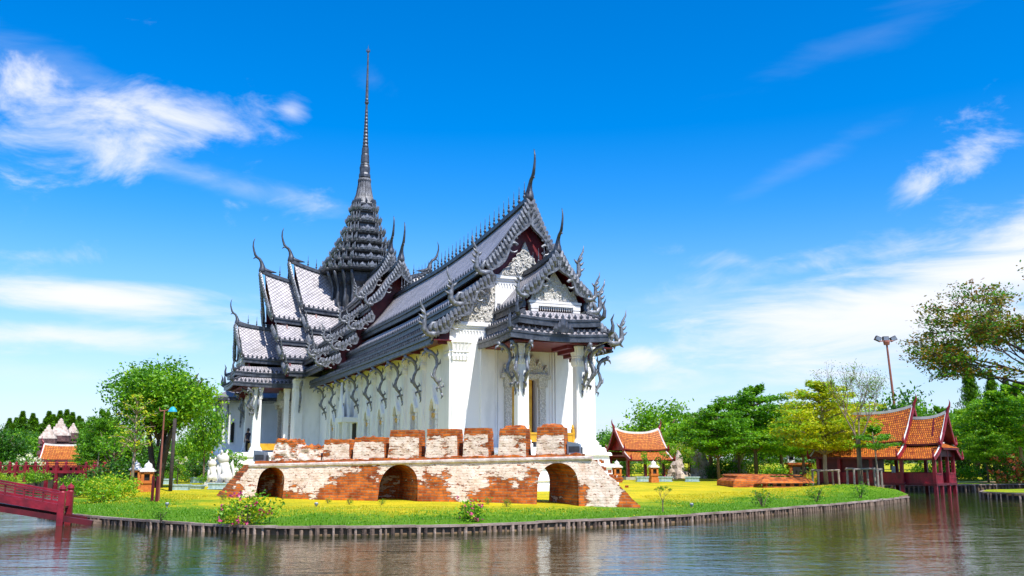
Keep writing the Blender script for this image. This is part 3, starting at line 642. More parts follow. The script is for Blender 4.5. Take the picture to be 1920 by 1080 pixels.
# ---- hall roof
gh = gfun(2.2, 16.5, .92)
HT = [(0.0, 12.2, 2.2, 9.6, 1, .5), (2.05, 9.12, 3.15, 8.18, .45, .3), (3.0, 7.72, 3.75, 7.34, .25, .18), (3.65, 7.02, 4.42, 6.74, .15, .08)]
hr = roof('hall_roof', FR_HALL, 2.2, 30.0, HT, gh, .08, 13.1, nt=30)
ridge_spikes(hr, FR_HALL, 2.75, 23.0, 33, lambda t: 12.2 + gh(t) + .12, 1.0)
chofa(hr, FR_HALL, 2.2, 13.2, -1, 2.15)
bargeboard(hr, FR_HALL, lambda z: 2.12 + .08 * (13.1 - z), [(.06, 13.05, 2.08, 9.95), (1.75, 9.75, 3.2, 8.5), (2.75, 8.55, 4.35, 7.15)], -1, .52, 1.0)
gm = MB(); wall_plate(gm, FR_HALL, V0 + .06, .08, [(-3.05, 7.4), (3.05, 7.4), (2.7, 8.3), (2.0, 9.0), (1.9, 9.8), (0, 12.7), (-1.9, 9.8), (-2.0, 9.0), (-2.7, 8.3)])
for sd in (-1, 1):
    for d, z in ((.5, 11.9), (1.0, 10.9), (1.5, 10.1), (2.4, 8.5), (3.2, 7.6)):
        gm.box(sd * d - .05, sd * d + .05, 2.35, V0 + .06, z - .05, z + .05, 1)
gm.build('gable_wall', M('maroon_soffit', 'lead_ornament'), hr)
# ---- arms of the cross: two nested roofs each
def arm(fr, t1, t2, amp1, amp2, out_name, lean, sides=(-1, 1), detail=True, tin=1.5):
    g1 = gfun(t1, t1 - 7 if t1 > 0 else t1 + 7, amp1, 1.7); g2 = gfun(t2, t2 - 7 if t2 > 0 else t2 + 7, amp2, 1.7)
    lo = [(0, 14.0, 2.0, 11.2, 1, .3), (1.9, 10.75, 2.95, 9.7, .25, .15), (2.85, 9.3, 3.9, 8.45, .1, .05), (3.8, 8.05, 4.85, 7.5, .05, 0)]
    up = [(0, 15.0, 2.0, 12.0, 1, .3), (1.9, 11.55, 2.85, 10.5, .25, .15), (2.75, 10.15, 3.75, 9.2, .1, .05), (3.6, 8.85, 4.6, 8.2, .05, 0)]
    return g1, g2, lo, up
def build_arm(fr, ta, tb, tin, zlo, zup, lean, detail=True, out=-1, name='arm_roof', nsp=4, sides=(-1, 1)):
    lo = [(0, 14.0, 2.0, 11.25, 1, .35), (1.9, 10.8, 2.95, 9.72, .3, .2), (2.85, 9.32, 3.9, 8.45, .15, .1), (3.8, 8.05, 4.85, 7.5, .05, 0)]
    up = [(d0, z0 + .85, d1, z1 + .85, a, b) for d0, z0, d1, z1, a, b in lo]
    for t_end, tiers, ztop, w in ((ta, lo, zlo, 1), (tb, up, zup, 1)):
        L = abs(tin - t_end); amp = ztop - tiers[0][1]
        g = (lambda t, te=t_end, a=amp: a * max(0, 1 - abs(t - te) / 5.5) ** 1.7)
        sgn = 1 if tin > t_end else -1
        ro = roof(name, fr, t_end, tin, tiers, g, lean, ztop, nt=14, sides=sides)
        tf = lambda z, te=t_end, s=sgn, zt=ztop: te + s * (lean * (zt - z) - .08)
        segs = [(.05, ztop - .05, 1.95, tiers[0][3] + .42), (1.75, tiers[1][1] + .1, 2.95, tiers[1][3] + .3), (2.7, tiers[2][1] + .1, 3.95, tiers[2][3] + .25), (3.7, tiers[3][1] + .05, 4.9, tiers[3][3] + .2)]
        bargeboard(ro, fr, tf, segs, -sgn, .44, .8)
        chofa(ro, fr, t_end, ztop + .08, -sgn, 2.45)
        ridge_spikes(ro, fr, t_end + sgn * 1.25, t_end + sgn * (1.25 + .62 * (nsp - 1)), nsp, lambda t: tiers[0][1] + g(t) + .1, .95)
        gw = MB(); z0 = tiers[3][3] - .2; tw = t_end + sgn * (1.0 + lean * 3)
        wall_plate(gw, fr, tw, .1 * sgn, [(-4.6, z0), (4.6, z0), (3.6, tiers[2][3]), (2.6, tiers[1][3]), (1.8, tiers[0][3] + .1), (0, tiers[0][1] - .2), (-1.8, tiers[0][3] + .1), (-2.6, tiers[1][3]), (-3.6, tiers[2][3])])
        gw.build('gable_wall', M('maroon_soffit'), ro)
build_arm(FR_HALL, 23.3, 26.0, 34.0, 14.35, 15.4, .10)
build_arm(FR_WEST, 7.38, 5.34, 0.5, 15.05, 16.0, .19)
build_arm(FR_EAST, 7.38, 5.34, 0.5, 15.05, 16.0, .19)
# rear arm, plain where nothing of it shows
roof('rear_roof', FR_HALL, 58.0, 36.0, [(0, 14.0, 2.0, 11.25, 0, 0), (1.9, 10.8, 4.85, 7.5, 0, 0)], lambda t: 0, 0, 14, nt=6, space=1.2)
# wing walls
ww = MB(); ww.box(-5.1, 5.1, 30.7, 37.7, 2.1, 7.6); ww.box(-3.5, 3.5, 37.7, 58, 2.1, 7.6)
ww.box(-5.35, -5.1, 31.0, 31.5, 2.1, 7.0); ww.box(-5.35, -5.1, 36.9, 37.4, 2.1, 7.0)
ww.box(-9.0, -3.5, 40.0, 47.0, 2.1, 6.2)
tp(ww, 'wall', M('white_plaster'))
wd = MB()
for a, b in ((32.9, 33.4), (35.0, 35.5)):
    wd.box(-5.75, -5.1, a, b, 2.1, 2.9, 0, .05, .05); wd.box(-5.68, -5.1, a + .05, b - .05, 2.9, 5.2); wd.box(-5.85, -5.1, a - .06, b + .06, 5.2, 5.45)
wd.box(-5.95, -5.1, 32.75, 35.65, 5.45, 5.7); wd.plate([(-5.75, yy, z) for yy, z in ((32.8, 5.7), (35.6, 5.7), (35.3, 6.3), (34.7, 6.2), (34.2, 7.1), (33.7, 6.2), (33.1, 6.3))], (.4, 0, 0), 1)
wdo = tp(wd, 'door', M('carved_stucco'))
wk = MB(); wk.box(-5.14, -5.11, 33.4, 35.0, 2.1, 5.4); wk.build('doorway', M('dark_interior'), wdo)
# rear gallery
rg = MB(); rg.box(-9.75, -3.6, 39.3, 47.7, 6.05, 6.3, 1); rg.box(-9.75, -3.6, 39.3, 47.7, 6.3, 7.2, 0, 1.6, 1.6); rg.box(-8.9, -3.6, 40.0, 47, 5.9, 6.05, 2)
ga = tp(rg, 'gallery_roof', M('slate_tile', 'lead_trim', 'maroon_soffit'))
for vv in (40.9, 42.3, 43.7): gk = MB(); gk.box(-9.02, -8.9, vv - .12, vv + .12, 2.9, 4.4); tp(gk, 'gallery_window', M('dark_interior'))
for uu in (-8.3, -7.2): gk = MB(); gk.box(uu - .12, uu + .12, 39.9, 40.02, 2.9, 4.4); tp(gk, 'gallery_window', M('dark_interior'))
for uu, vv, ro in ((-9.02, 40.3, 0), (-9.02, 41.6, 0), (-9.02, 43.0, 0), (-8.75, 39.95, R(90)), (-7.75, 39.95, R(90)), (-6.9, 39.95, R(90))): inst(br0, palace, (uu, vv, -.55), ro)

# ---- porches: little gable over a hipped skirt
def porch(fr, t_end, t_in, tc, zr, hw_, ze, skirt, out, nsp, amp=.35):
    """t_end gable end; hw_ half width of the gable roof; skirt: two levels (d0,z0,d1,z1)"""
    sgn = 1 if t_in > t_end else -1
    g = lambda t: amp * max(0, 1 - abs(t - t_end) / 3.2) ** 1.6
    ro = roof('porch_roof', fr, t_end, t_in, [(0, zr - amp, hw_, ze, 1, .4)], g, .12, zr, nt=8, space=.3)
    bargeboard(ro, fr, lambda z: t_end + sgn * (.12 * (zr - z) - .06), [(.05, zr - .05, hw_ * .98, ze + .45)], -sgn, .40, .75)
    chofa(ro, fr, t_end, zr + .06, -sgn, 1.75)
    ridge_spikes(ro, fr, t_end + sgn * .75, t_end + sgn * (.75 + .6 * (nsp - 1)), nsp, lambda t: zr - amp + g(t) + .1, .8)
    # skirt roofs on three sides, hipped at the corners
    sk = MB(); an = MB(); tfront = t_end - sgn * .12
    for (d0, z0, d1, z1) in skirt:
        ex = d1 - d0
        A = [fr(t_in, -d0, z0), fr(tfront + sgn * .35, -d0, z0), fr(tfront + sgn * .35, d0, z0), fr(t_in, d0, z0)]
        lift = .10
        B = [fr(t_in, -d1, z1), fr(tfront + sgn * (.35 - ex), -d1, z1 + lift), fr(tfront + sgn * (.35 - ex), d1, z1 + lift), fr(t_in, d1, z1)]
        for i in range(3):
            n = 8
            for k in range(n):
                f0, f1 = k / n, (k + 1) / n
                def L_(P, Q, f, sagk): 
                    p = Vector(P).lerp(Vector(Q), f); p.z -= sagk * math.sin(math.pi * f) * (lift if i == 1 else lift * .5); return p
                a0, a1 = L_(A[i], A[i + 1], f0, 0), L_(A[i], A[i + 1], f1, 0); b0, b1 = L_(B[i], B[i + 1], f0, 1), L_(B[i], B[i + 1], f1, 1)
                dl_ = (b1 - b0).length; sk.add([a0, a1, b1, b0], [(0, 1, 2, 3)], 0, [(f0 * 6, 0), (f1 * 6, 0), (f1 * 6, .6), (f0 * 6, .6)])
                dn = Vector((0, 0, -.32)); inn = (a0 - b0); inn.z = 0; inn = inn.normalized() * .12
                sk.add([b0, b1, b1 + dn, b0 + dn, b0 + inn, b1 + inn, b1 + dn + inn, b0 + dn + inn], [(0, 1, 2, 3), (7, 6, 5, 4), (2, 6, 7, 3), (0, 4, 5, 1)], 1)
                o2 = -inn.normalized() * .05; sk.add([b0 + o2, b1 + o2, b1 + o2 + dn * .3, b0 + o2 + dn * .3, b0, b1, b1 + dn * .3, b0 + dn * .3], [(0, 1, 2, 3), (0, 4, 5, 1), (3, 2, 6, 7)], 1)
                sk.add([a0 + Vector((0, 0, -.06)), a1 + Vector((0, 0, -.06)), b1 + Vector((0, 0, -.3)), b0 + Vector((0, 0, -.3))], [(0, 1, 2, 3)], 2)
            P, Q = Vector(B[i]), Vector(B[i + 1]); nn = int((Q - P).length / .27)
            for k in range(nn + 1):
                f = k / nn; p = P.lerp(Q, f); p.z -= math.sin(math.pi * f) * (lift if i == 1 else lift * .5); o_ = (Vector(B[i]) - Vector(A[i]) + Vector(B[i + 1]) - Vector(A[i + 1])); o_.z = 0; o_ = o_.normalized()
                antefix(an, p - o_ * .05, (Q - P).normalized(), (0, 0, 1), o_, .24, .15)
        for i in (1, 2):
            sk.tube([Vector(A[i]) + Vector((0, 0, .04)), Vector(B[i]) + Vector((0, 0, .05))], [.07, .08], 5, 1)
            d_ = Vector(B[i]) - Vector(A[i]); d_.z = 0; d_.normalize(); q = Vector(B[i])
            sk.tube([q, q + d_ * .16 + Vector((0, 0, .1)), q + d_ * .2 + Vector((0, 0, .35)), q + d_ * .14 + Vector((0, 0, .6)), q + d_ * .26 + Vector((0, 0, .85))], [.1, .1, .07, .05, .008], 6, 1)
    so_ = sk.build('porch_skirt', M(*TR), ro); tag(tp(an, 'antefix_row', M('lead_trim'), ro), kind='stuff')
    # pediment with serrated sill on two short posts
    pe = MB(); tp_ = t_end + sgn * .36; z0 = ze + .10; hwp = hw_ * .74
    shape = [(-hwp, z0), (hwp, z0), (hwp * .82, z0 + .5), (hwp * .66, z0 + .45), (hwp * .45, z0 + .8), (hwp * .34, z0 + .76), (0, z0 + 1.3), (-hwp * .34, z0 + .76), (-hwp * .45, z0 + .8), (-hwp * .66, z0 + .45), (-hwp * .82, z0 + .5)]
    wall_plate(pe, fr, tp_, .12 * sgn, shape)
    for k in range(24):
        rr_ = random.Random(300 + k); d = rr_.uniform(-.8, .8) * hwp; z = lerp(z0 + .1, z0 + 1.05 - 1.0 * abs(d) / hwp, rr_.random()); a0 = rr_.uniform(0, 6.28)
        pe.tube([fr(tp_ - sgn * .02, d + .1 * math.cos(a0 + .8 * q), z + .1 * math.sin(a0 + .8 * q)) for q in range(5)], [.04, .045, .04, .03, .012], 5)
    po = tp(pe, 'pediment', M('carved_stucco'), ro)
    ps = MB()
    for dz, th, wd_ in ((0, .12, .1), (-.12, .1, .04)):
        a, b = Vector(fr(tp_ - sgn * .12, -hwp - wd_, z0 + dz - .1)), Vector(fr(tp_ + sgn * .1, hwp + wd_, z0 + dz)); ps.box(*sorted((a.x, b.x)), *sorted((a.y, b.y)), *sorted((a.z, b.z)))
    nte = 22
    for k in range(nte):
        d = lerp(-hwp, hwp, (k + .5) / nte); w_ = hwp / nte * .8
        ps.plate([fr(tp_ - sgn * .05, d - w_, z0 - .2), fr(tp_ - sgn * .05, d + w_, z0 - .2), fr(tp_ - sgn * .05, d, z0 - .42)], Vector(fr(sgn * .04, 0, 0)) - Vector(fr(0, 0, 0)), 1)
    for d in (-hwp * .86, hwp * .86):
        c = fr(tp_, d, 0); zb = skirt[0][1] - .1
        ps.cbox(c, .26, .26, zb, z0 - .2); ps.cbox(c, .34, .34, z0 - .34, z0 - .2); ps.cbox(c, .32, .32, zb + .1, zb + .18)
    ps.build('pediment_sill', M('white_trim'), ro)
    bk = MB(); wall_plate(bk, fr, tp_ + sgn * .35, .06 * sgn, [(-hw_ * .95, skirt[0][1] - .2), (hw_ * .95, skirt[0][1] - .2), (hw_ * .92, ze), (0, zr - .5), (-hw_ * .92, ze)]); bk.build('gable_wall', M('maroon_soffit'), ro)
    # ceiling and stepped corner beams
    ce = MB(); zz = skirt[1][3] - .32
    a, b = Vector(fr(t_end + sgn * .1, -skirt[1][2] + .3, zz)), Vector(fr(t_in, skirt[1][2] - .3, zz + .06)); ce.box(*sorted((a.x, b.x)), *sorted((a.y, b.y)), zz, zz + .06)
    for k in range(4):
        a, b = Vector(fr(t_end + sgn * (.62 + .0), skirt[1][2] - 1.5 + .28 * k, zz)), Vector(fr(t_end + sgn * 2.2, skirt[1][2] - 1.25 + .28 * k, zz))
        ce.box(*sorted((a.x, b.x)), *sorted((a.y, b.y)), zz - .14 * (k + 1), zz - .002)
    ce.build('ceiling', M('maroon_soffit'), ro)
    # centre crest on the lower skirt
    cr = MB(); c = Vector(fr(tfront + sgn * .1 - sgn * (skirt[1][2] - skirt[1][0]), 0, skirt[1][3] + .02)); al = Vector(fr(0, 1, 0)) - Vector(fr(0, 0, 0)); oo = Vector(fr(-sgn, 0, 0)) - Vector(fr(0, 0, 0))
    for k, (dd, hh) in enumerate(((0, .75), (-.16, .5), (.16, .5), (-.32, .35), (.32, .35))): antefix(cr, c + al * dd, al, (0, 0, 1), oo, hh, .26)
    cr.build('crest', M('lead_trim'), ro)
    return ro
porch(FR_HALL, -.75, 2.75, 0, 10.1, 1.5, 7.98, [(1.42, 7.62, 1.85, 7.28), (1.72, 7.0, 2.2, 6.66)], -1, 4)
porch(FR_WEST, 8.96, 5.3, AX, 11.15, 2.0, 8.5, [(1.9, 8.0, 2.4, 7.55), (2.25, 7.25, 2.9, 6.82)], 1, 3)

# ---- tower and spire
tw = MB()
def red(h, z, c=(0, AX)):
    q = [(1, .52), (.88, .52), (.88, .70), (.70, .70), (.70, .88), (.52, .88), (.52, 1)]
    pts = []
    for k in range(4):
        ca, sa = math.cos(k * math.pi / 2), math.sin(k * math.pi / 2)
        for x, y_ in q: pts.append((c[0] + h * (x * ca - y_ * sa), c[1] + h * (x * sa + y_ * ca), z))
    return pts
tw.loft([red(2.3, 9.0), red(2.3, 14.2), red(2.45, 14.5), red(2.4, 15.2)])
to = tp(tw, 'tower', M('lead_dark'))
for (x, y_) in [(1, .5), (1, -.5), (.88, .7), (.88, -.7), (.7, .88), (.7, -.88), (.5, 1), (-.5, 1)] + [(-a, b) for a, b in ((1, .5), (1, -.5), (.88, .7), (.88, -.7), (.7, .88), (.7, -.88))] + [(.5, -1), (-.5, -1)]:
    path = [(2.3, 12.1), (2.35, 12.6), (2.5, 13.0), (2.44, 13.5), (2.4, 14.0), (2.55, 14.5), (2.75, 14.9), (2.9, 15.25)]
    tb_ = MB(); tb_.tube([(x * r, AX + y_ * r, z) for r, z in path], [.05, .12, .14, .11, .12, .13, .13, .1], 6)
    tb_.build('eave_bracket', M('lead_trim'), to, True)
tiers = [(15.25, 3.12, .62), (15.98, 2.66, .62), (16.75, 2.22, .62), (17.5, 1.86, .6), (18.35, 1.48, .7), (19.25, 1.18, .75), (20.15, .95, .75)]
for k, (z, h, dz) in enumerate(tiers):
    t_ = MB(); hn = tiers[k + 1][1] if k < 6 else .80; zn = tiers[k + 1][0] if k < 6 else 20.9
    t_.loft([red(h * .93, z), red(h * 1.0, z + .06), red(h * 1.02, z + .16), red(h * .97, z + .2), red(lerp(h, hn, .55), z + .34), red(hn * .84, z + .38), red(hn * .84, zn - .05), red(hn * .92, zn + .02)])
    o = t_.build('spire_tier', M('lead_dark'), to)
    a_ = MB(); ring = red(h * 1.0, z + .18); cen = Vector((0, AX, 0))
    for i in range(len(ring)):
        p, q = Vector(ring[i]), Vector(ring[(i + 1) % len(ring)]); L = (q - p).length; n = max(1, int(L / .26)); al = (q - p).normalized(); o_ = Vector((al.y, -al.x, 0))
        if L > 1.2 * h * .6:                                                # little gables on the long faces
            for f in (.28, .5, .72): antefix(a_, p.lerp(q, f) + o_ * .03, al, (0, 0, 1), o_, .52 if f == .5 else .38, .42)
        for j in range(n + 1):
            pp = p.lerp(q, j / max(1, n)); r_ = random.Random(i * 31 + j + k * 977)
            antefix(a_, pp - o_ * .02, al, ((pp - cen).normalized() * .25 + Vector((0, 0, 1)) * (1 + pp.z * 0)) if False else (Vector((pp.x, pp.y - AX, 0)).normalized() * .28 + Vector((0, 0, 1))), o_, r_.uniform(.3, .42) * (1.25 if j in (0, n) else 1), .17)
    for i, p in enumerate(red(lerp(h, hn, .6), z + .34)): a_.tube([p, (p[0], p[1], zn + .02)], [.03, .025], 5)
    tag(a_.build('antefix_row', M('lead_ornament'), o), kind='stuff')
bl = MB()
bl.loft([red(.80, 20.75), red(.84, 20.9), red(.76, 21.05), red(.63, 21.5), red(.50, 22.2), red(.43, 22.7), red(.47, 22.85), red(.44, 23.0), red(.36, 23.05)])
for k in range(16):
    a = 2 * math.pi * k / 16; bl.tube([(.78 * math.cos(a), AX + .78 * math.sin(a), 21.05), (.60 * math.cos(a), AX + .60 * math.sin(a), 21.7), (.46 * math.cos(a), AX + .46 * math.sin(a), 22.6), (.49 * math.cos(a), AX + .49 * math.sin(a), 22.9)], [.07, .05, .045, .03], 5)
bl.build('bell', M('lead_trim'), to)
for_ring = red(.84, 20.92); ba = MB()
for i in range(len(for_ring)):
    p, q = Vector(for_ring[i]), Vector(for_ring[(i + 1) % len(for_ring)]); al = (q - p).normalized(); antefix(ba, p.lerp(q, .5), al, (0, 0, 1), (al.y, -al.x, 0), .4, .16)
for k in range(8):
    a = 2 * math.pi * (k + .5) / 8; ba.tube([(.88 * math.cos(a), AX + .88 * math.sin(a), 20.9), (.92 * math.cos(a), AX + .92 * math.sin(a), 21.4)], [.025, .005], 4)
tag(ba.build('antefix_row', M('lead_trim'), to), kind='stuff')
nd2 = MB(); pr = [(.36, 23.03), (.46, 23.1), (.46, 23.3), (.40, 23.45), (.42, 23.9), (.36, 24.05), (.38, 24.1), (.30, 24.25), (.34, 24.3), (.32, 24.9), (.27, 25.0), (.29, 25.05), (.27, 25.5)]
z = 25.5; r = .24
while z < 28.6: pr += [(r * .82, z + .02), (r, z + .09), (r, z + .17), (r * .82, z + .26)]; z += .28; r *= .935
pr += [(.10, z), (.085, 30.6), (.08, 31.0)]
s_ = 29.2; pr2 = [(.10, 28.6), (.085, 29.05), (.15, 29.15), (.17, 29.25), (.11, 29.35), (.14, 29.45), (.11, 29.55), (.12, 29.8), (.085, 31.3), (.055, 33.3), (.03, 33.5)]
pr = [p for p in pr if p[1] < 28.55] + pr2
nd2.lathe(pr, (0, AX), 10)
for k in range(6):
    a = 2 * math.pi * k / 6; nd2.tube([(0, AX, 33.4), (.14 * math.cos(a), AX + .14 * math.sin(a), 33.5), (.16 * math.cos(a), AX + .16 * math.sin(a), 33.7)], [.03, .03, .005], 4)
nd2.tube([(0, AX, 33.4), (0, AX, 34.05)], [.05, .005], 5)
nd2.build('needle', M('lead_trim'), to, False)
# ------------------------------------------------------------------ water and land
wm = MB(); wm.add([(-500, -80, 0), (500, -80, 0), (500, 600, 0), (-500, 600, 0)], [(0, 1, 2, 3)]); tag(wm.build('water', M('water')), kind='structure')
BANK = [(-14.0, 29.0), (-11.6, 25.9), (-10.2, 24.7), (-8.26, 23.04), (-6.36, 21.8), (-5.2, 21.25), (-3.02, 21.35), (-.96, 21.9), (.5, 22.75), (2.49, 24.1), (4.59, 25.7), (8.21, 29.5), (11.57, 33.2), (15.5, 38.2)]
def resample(poly, step):
    out = []; acc = 0.0
    P = [Vector((x, y, 0)) for x, y in poly]
    Q = [P[0]]
    for i in range(len(P) - 1):                      # one round of Catmull-Rom for a soft line
        p0, p1, p2, p3 = P[max(i - 1, 0)], P[i], P[i + 1], P[min(i + 2, len(P) - 1)]
        for k in range(1, 9):
            t = k / 8; Q.append(.5 * ((2 * p1) + (p2 - p0) * t + (2 * p0 - 5 * p1 + 4 * p2 - p3) * t * t + (3 * p1 - p0 - 3 * p2 + p3) * t ** 3))
    out = [Q[0]]; acc = 0
    for a, b in zip(Q, Q[1:]):
        L = (b - a).length
        while acc + L >= step:
            f = (step - acc) / L; a = a.lerp(b, f); out.append(a.copy()); L = (b - a).length; acc = 0
        acc += L
    return out
FRONT = resample(BANK, .25)
def bank_dist(x, y): return min(math.hypot(p.x - x, p.y - y) for p in FRONT[::3])
MOUNDS = [(13.9, 40.2, 2.2, .30), (-11.0, 31.0, 3.0, .12), (-13.0, 38.5, 2.5, .15)]
def lawn_z(x, y, d=None):
    d = bank_dist(x, y) if d is None else d
    z = .17 + .20 * min(1, d / 7.0) ** .8
    if y < 90: z += .035 * noise.noise(Vector((x * .35, y * .35, 0))) * min(1, d)
    for mx, my, r, h in MOUNDS: z += h * math.exp(-((x - mx) ** 2 + (y - my) ** 2) / (r * r))
    return z
def land(name, front, left, right, ts, dryf, kind='structure'):
    nf = len(front); mb = MB(); dry = []
    F0, F1 = front[0], front[-1]; rows = []
    for k, t in enumerate(ts):
        def along(poly, t):
            f = t * (len(poly) - 1); i = min(int(f), len(poly) - 2); return Vector((*poly[i], 0)).lerp(Vector((*poly[i + 1], 0)), f - i)
        a, b = along(left, t), along(right, t); row = []
        for i, p in enumerate(front):
            s = i / (nf - 1); base = F0.lerp(F1, s); bulge = (p - base) * max(0, 1 - t * 4.2) ** 1.0
            row.append(a.lerp(b, s) + bulge)
        rows.append(row)
    vs = []
    for row in rows:
        for p in row:
            d = bank_dist(p.x, p.y) if p.y < 75 else 30
            vs.append((p.x, p.y, lawn_z(p.x, p.y, d))); dry.append(dryf(p.x, p.y, d))
    nr = len(rows); fs = [(k * nf + i, k * nf + i + 1, (k + 1) * nf + i + 1, (k + 1) * nf + i) for k in range(nr - 1) for i in range(nf - 1)]
    mb.add(vs, fs)
    rim = [k * nf for k in range(nr)][::-1] + list(range(1, nf)) + [k * nf + nf - 1 for k in range(1, nr)]
    b = len(mb.v); mb.v.extend([(vs[i][0], vs[i][1], -.8) for i in rim]); dry += [.3] * len(rim)
    for q in range(len(rim) - 1): mb.f.append([rim[q], rim[q + 1], b + q + 1, b + q]); mb.m.append(1); mb.uv.append(None)
    o = mb.build(name, M('lawn', 'soil'), None, True, attr=('dry', dry)); return tag(o, kind=kind)
def dry_isl(x, y, d):
    v = -.2 + 1.05 * min(1, max(0, (d - .7) / 4.8))
    if x > 5: v -= .08 * min(1, (x - 5) / 4)
    if x < -8.5: v -= .1
    if y > 50: v -= .15
    return v
TS = [0] + [(.006 * 1.12 ** k) * (1 + k * .02) for k in range(46)]; TS = [t for t in TS if t < 1] + [1]
land('lawn', FRONT, [(-14, 29), (-15.6, 36), (-18.6, 46), (-26, 66), (-40, 100), (-90, 200), (-170, 330)], [(15.5, 38.2), (15.8, 41), (16.9, 47), (24, 58), (60, 80), (150, 180), (330, 330)], TS, dry_isl)
def far_front(pts): return resample(pts, 1.0)
def simple_land(name, poly, z, dryv, mat='lawn'):
    mb = MB(); n = len(poly); mb.v = [(x, y, z) for x, y in poly] + [(x, y, -.8) for x, y in poly]
    mb.f = [list(range(n))] + [[i, (i + 1) % n, n + (i + 1) % n, n + i] for i in range(n)]; mb.m = [0] + [1] * n; mb.uv = [None] * (n + 1)
    return tag(mb.build(name, M(mat, 'soil'), attr=('dry', [dryv] * (2 * n))), kind='structure')
simple_land('far_bank', [(18.6, 51.5), (21.5, 51.0), (27.3, 52.6), (36, 54), (80, 60), (80, 72), (20.5, 72), (17.5, 58)], .34, .30)
simple_land('islet', [(20.0, 41.5), (20.35, 40.2), (21.6, 39.2), (26, 37.6), (34, 37), (36, 42), (30, 45.5), (24, 45.2), (21.3, 43.8)], .28, .42)
simple_land('left_bank', [(-24.2, 47.5), (-26.5, 43.5), (-40, 40), (-160, 40), (-160, 330), (-92, 330), (-60, 150), (-33, 72), (-28, 58)], .36, .2)
tg = MB(); tg.add([(-4000, 320, .3), (4000, 320, .3), (4000, 5500, .3), (-4000, 5500, .3)], [(0, 1, 2, 3)]); tag(tg.build('far_ground', M('far_ground')), kind='structure')
fp = MB(); fp.box(23.2, 34, 54.6, 56.0, .345, .365); tag(fp.build('path', M('path_paving')), kind='structure')

# timber edging of the bank
def edging(name, pts, label, zt, step, seed, maxp=100, cap=True):
    rnd = random.Random(seed); ro = empty(name, (pts[len(pts) // 2].x, pts[len(pts) // 2].y, 0), 0, label, 'edging'); O = ro.location
    if cap:
        c = MB(); n = len(pts); k = 0
        while k < n - 1:
            e = min(n - 1, k + rnd.randint(12, 20)); w = .13
            for i in range(k, e, 3):
                j = min(i + 3, e); p, q = pts[i] - O, pts[j] - O; dz = zt + rnd.uniform(-.008, .008)
                c.beam((p.x, p.y, dz), (q.x, q.y, dz), w, .05)
            k = e
        c.build('cap', M('cap_wood'), ro)
    L = len(pts); slots = []
    i = 0.0
    while i < L - 1: slots.append(i); i += step * rnd.uniform(.75, 1.3)
    order = sorted(slots, key=lambda s: (pts[int(s)]).length); near = set(order[:maxp]); rest = MB()
    for s in slots:
        i = int(s); p = pts[i].lerp(pts[i + 1], s - i) - O; t = (pts[i + 1] - pts[i]).normalized(); nrm = Vector((t.y, -t.x, 0)); p = p + nrm * rnd.uniform(.0, .05)
        r = rnd.uniform(.03, .062); mb = MB() if s in near else rest
        h = zt - .02 - (rnd.uniform(0, .05) if rnd.random() < .3 else 0)
        mb.tube([(p.x, p.y, -.4), (p.x + rnd.uniform(-.012, .012), p.y, h)], [r, r * .92], 6)
        if s in near: mb.build('post', M(rnd.choice(('post_wood', 'post_wood', 'post_dark', 'post_pale'))), ro)
    if rest.v: tag(rest.build('post_row', M('post_wood'), ro), kind='stuff')
    bk = MB(); 
    for i in range(0, L - 3, 3):
        p, q = pts[i] - O, pts[min(i + 3, L - 1)] - O; t = (q - p).normalized(); nb = Vector((-t.y, t.x, 0)) * .07; bk.beam((p.x + nb.x, p.y + nb.y, -.1), (q.x + nb.x, q.y + nb.y, -.1), .03, .5)
    bk.build('backing', M('bark_dark'), ro); return ro
edging('timber_edging', FRONT, 'low timber edging of stakes and plank along the lawn in front of the brick ruin', .17, .66, 5)
edging('timber_edging', resample([(18.6, 51.45), (21.5, 50.95), (27.3, 52.55), (36, 53.9), (50, 56)], .3), 'dark timber edging along the far green bank behind the red pavilion', .30, .8, 8, 60)
edging('timber_edging', resample([(21.3, 43.8), (20.0, 41.6), (20.3, 40.15), (21.6, 39.15), (26, 37.55), (34, 36.95)], .25), 'dark timber edging round the grassy islet at the right', .24, .9, 9, 60)

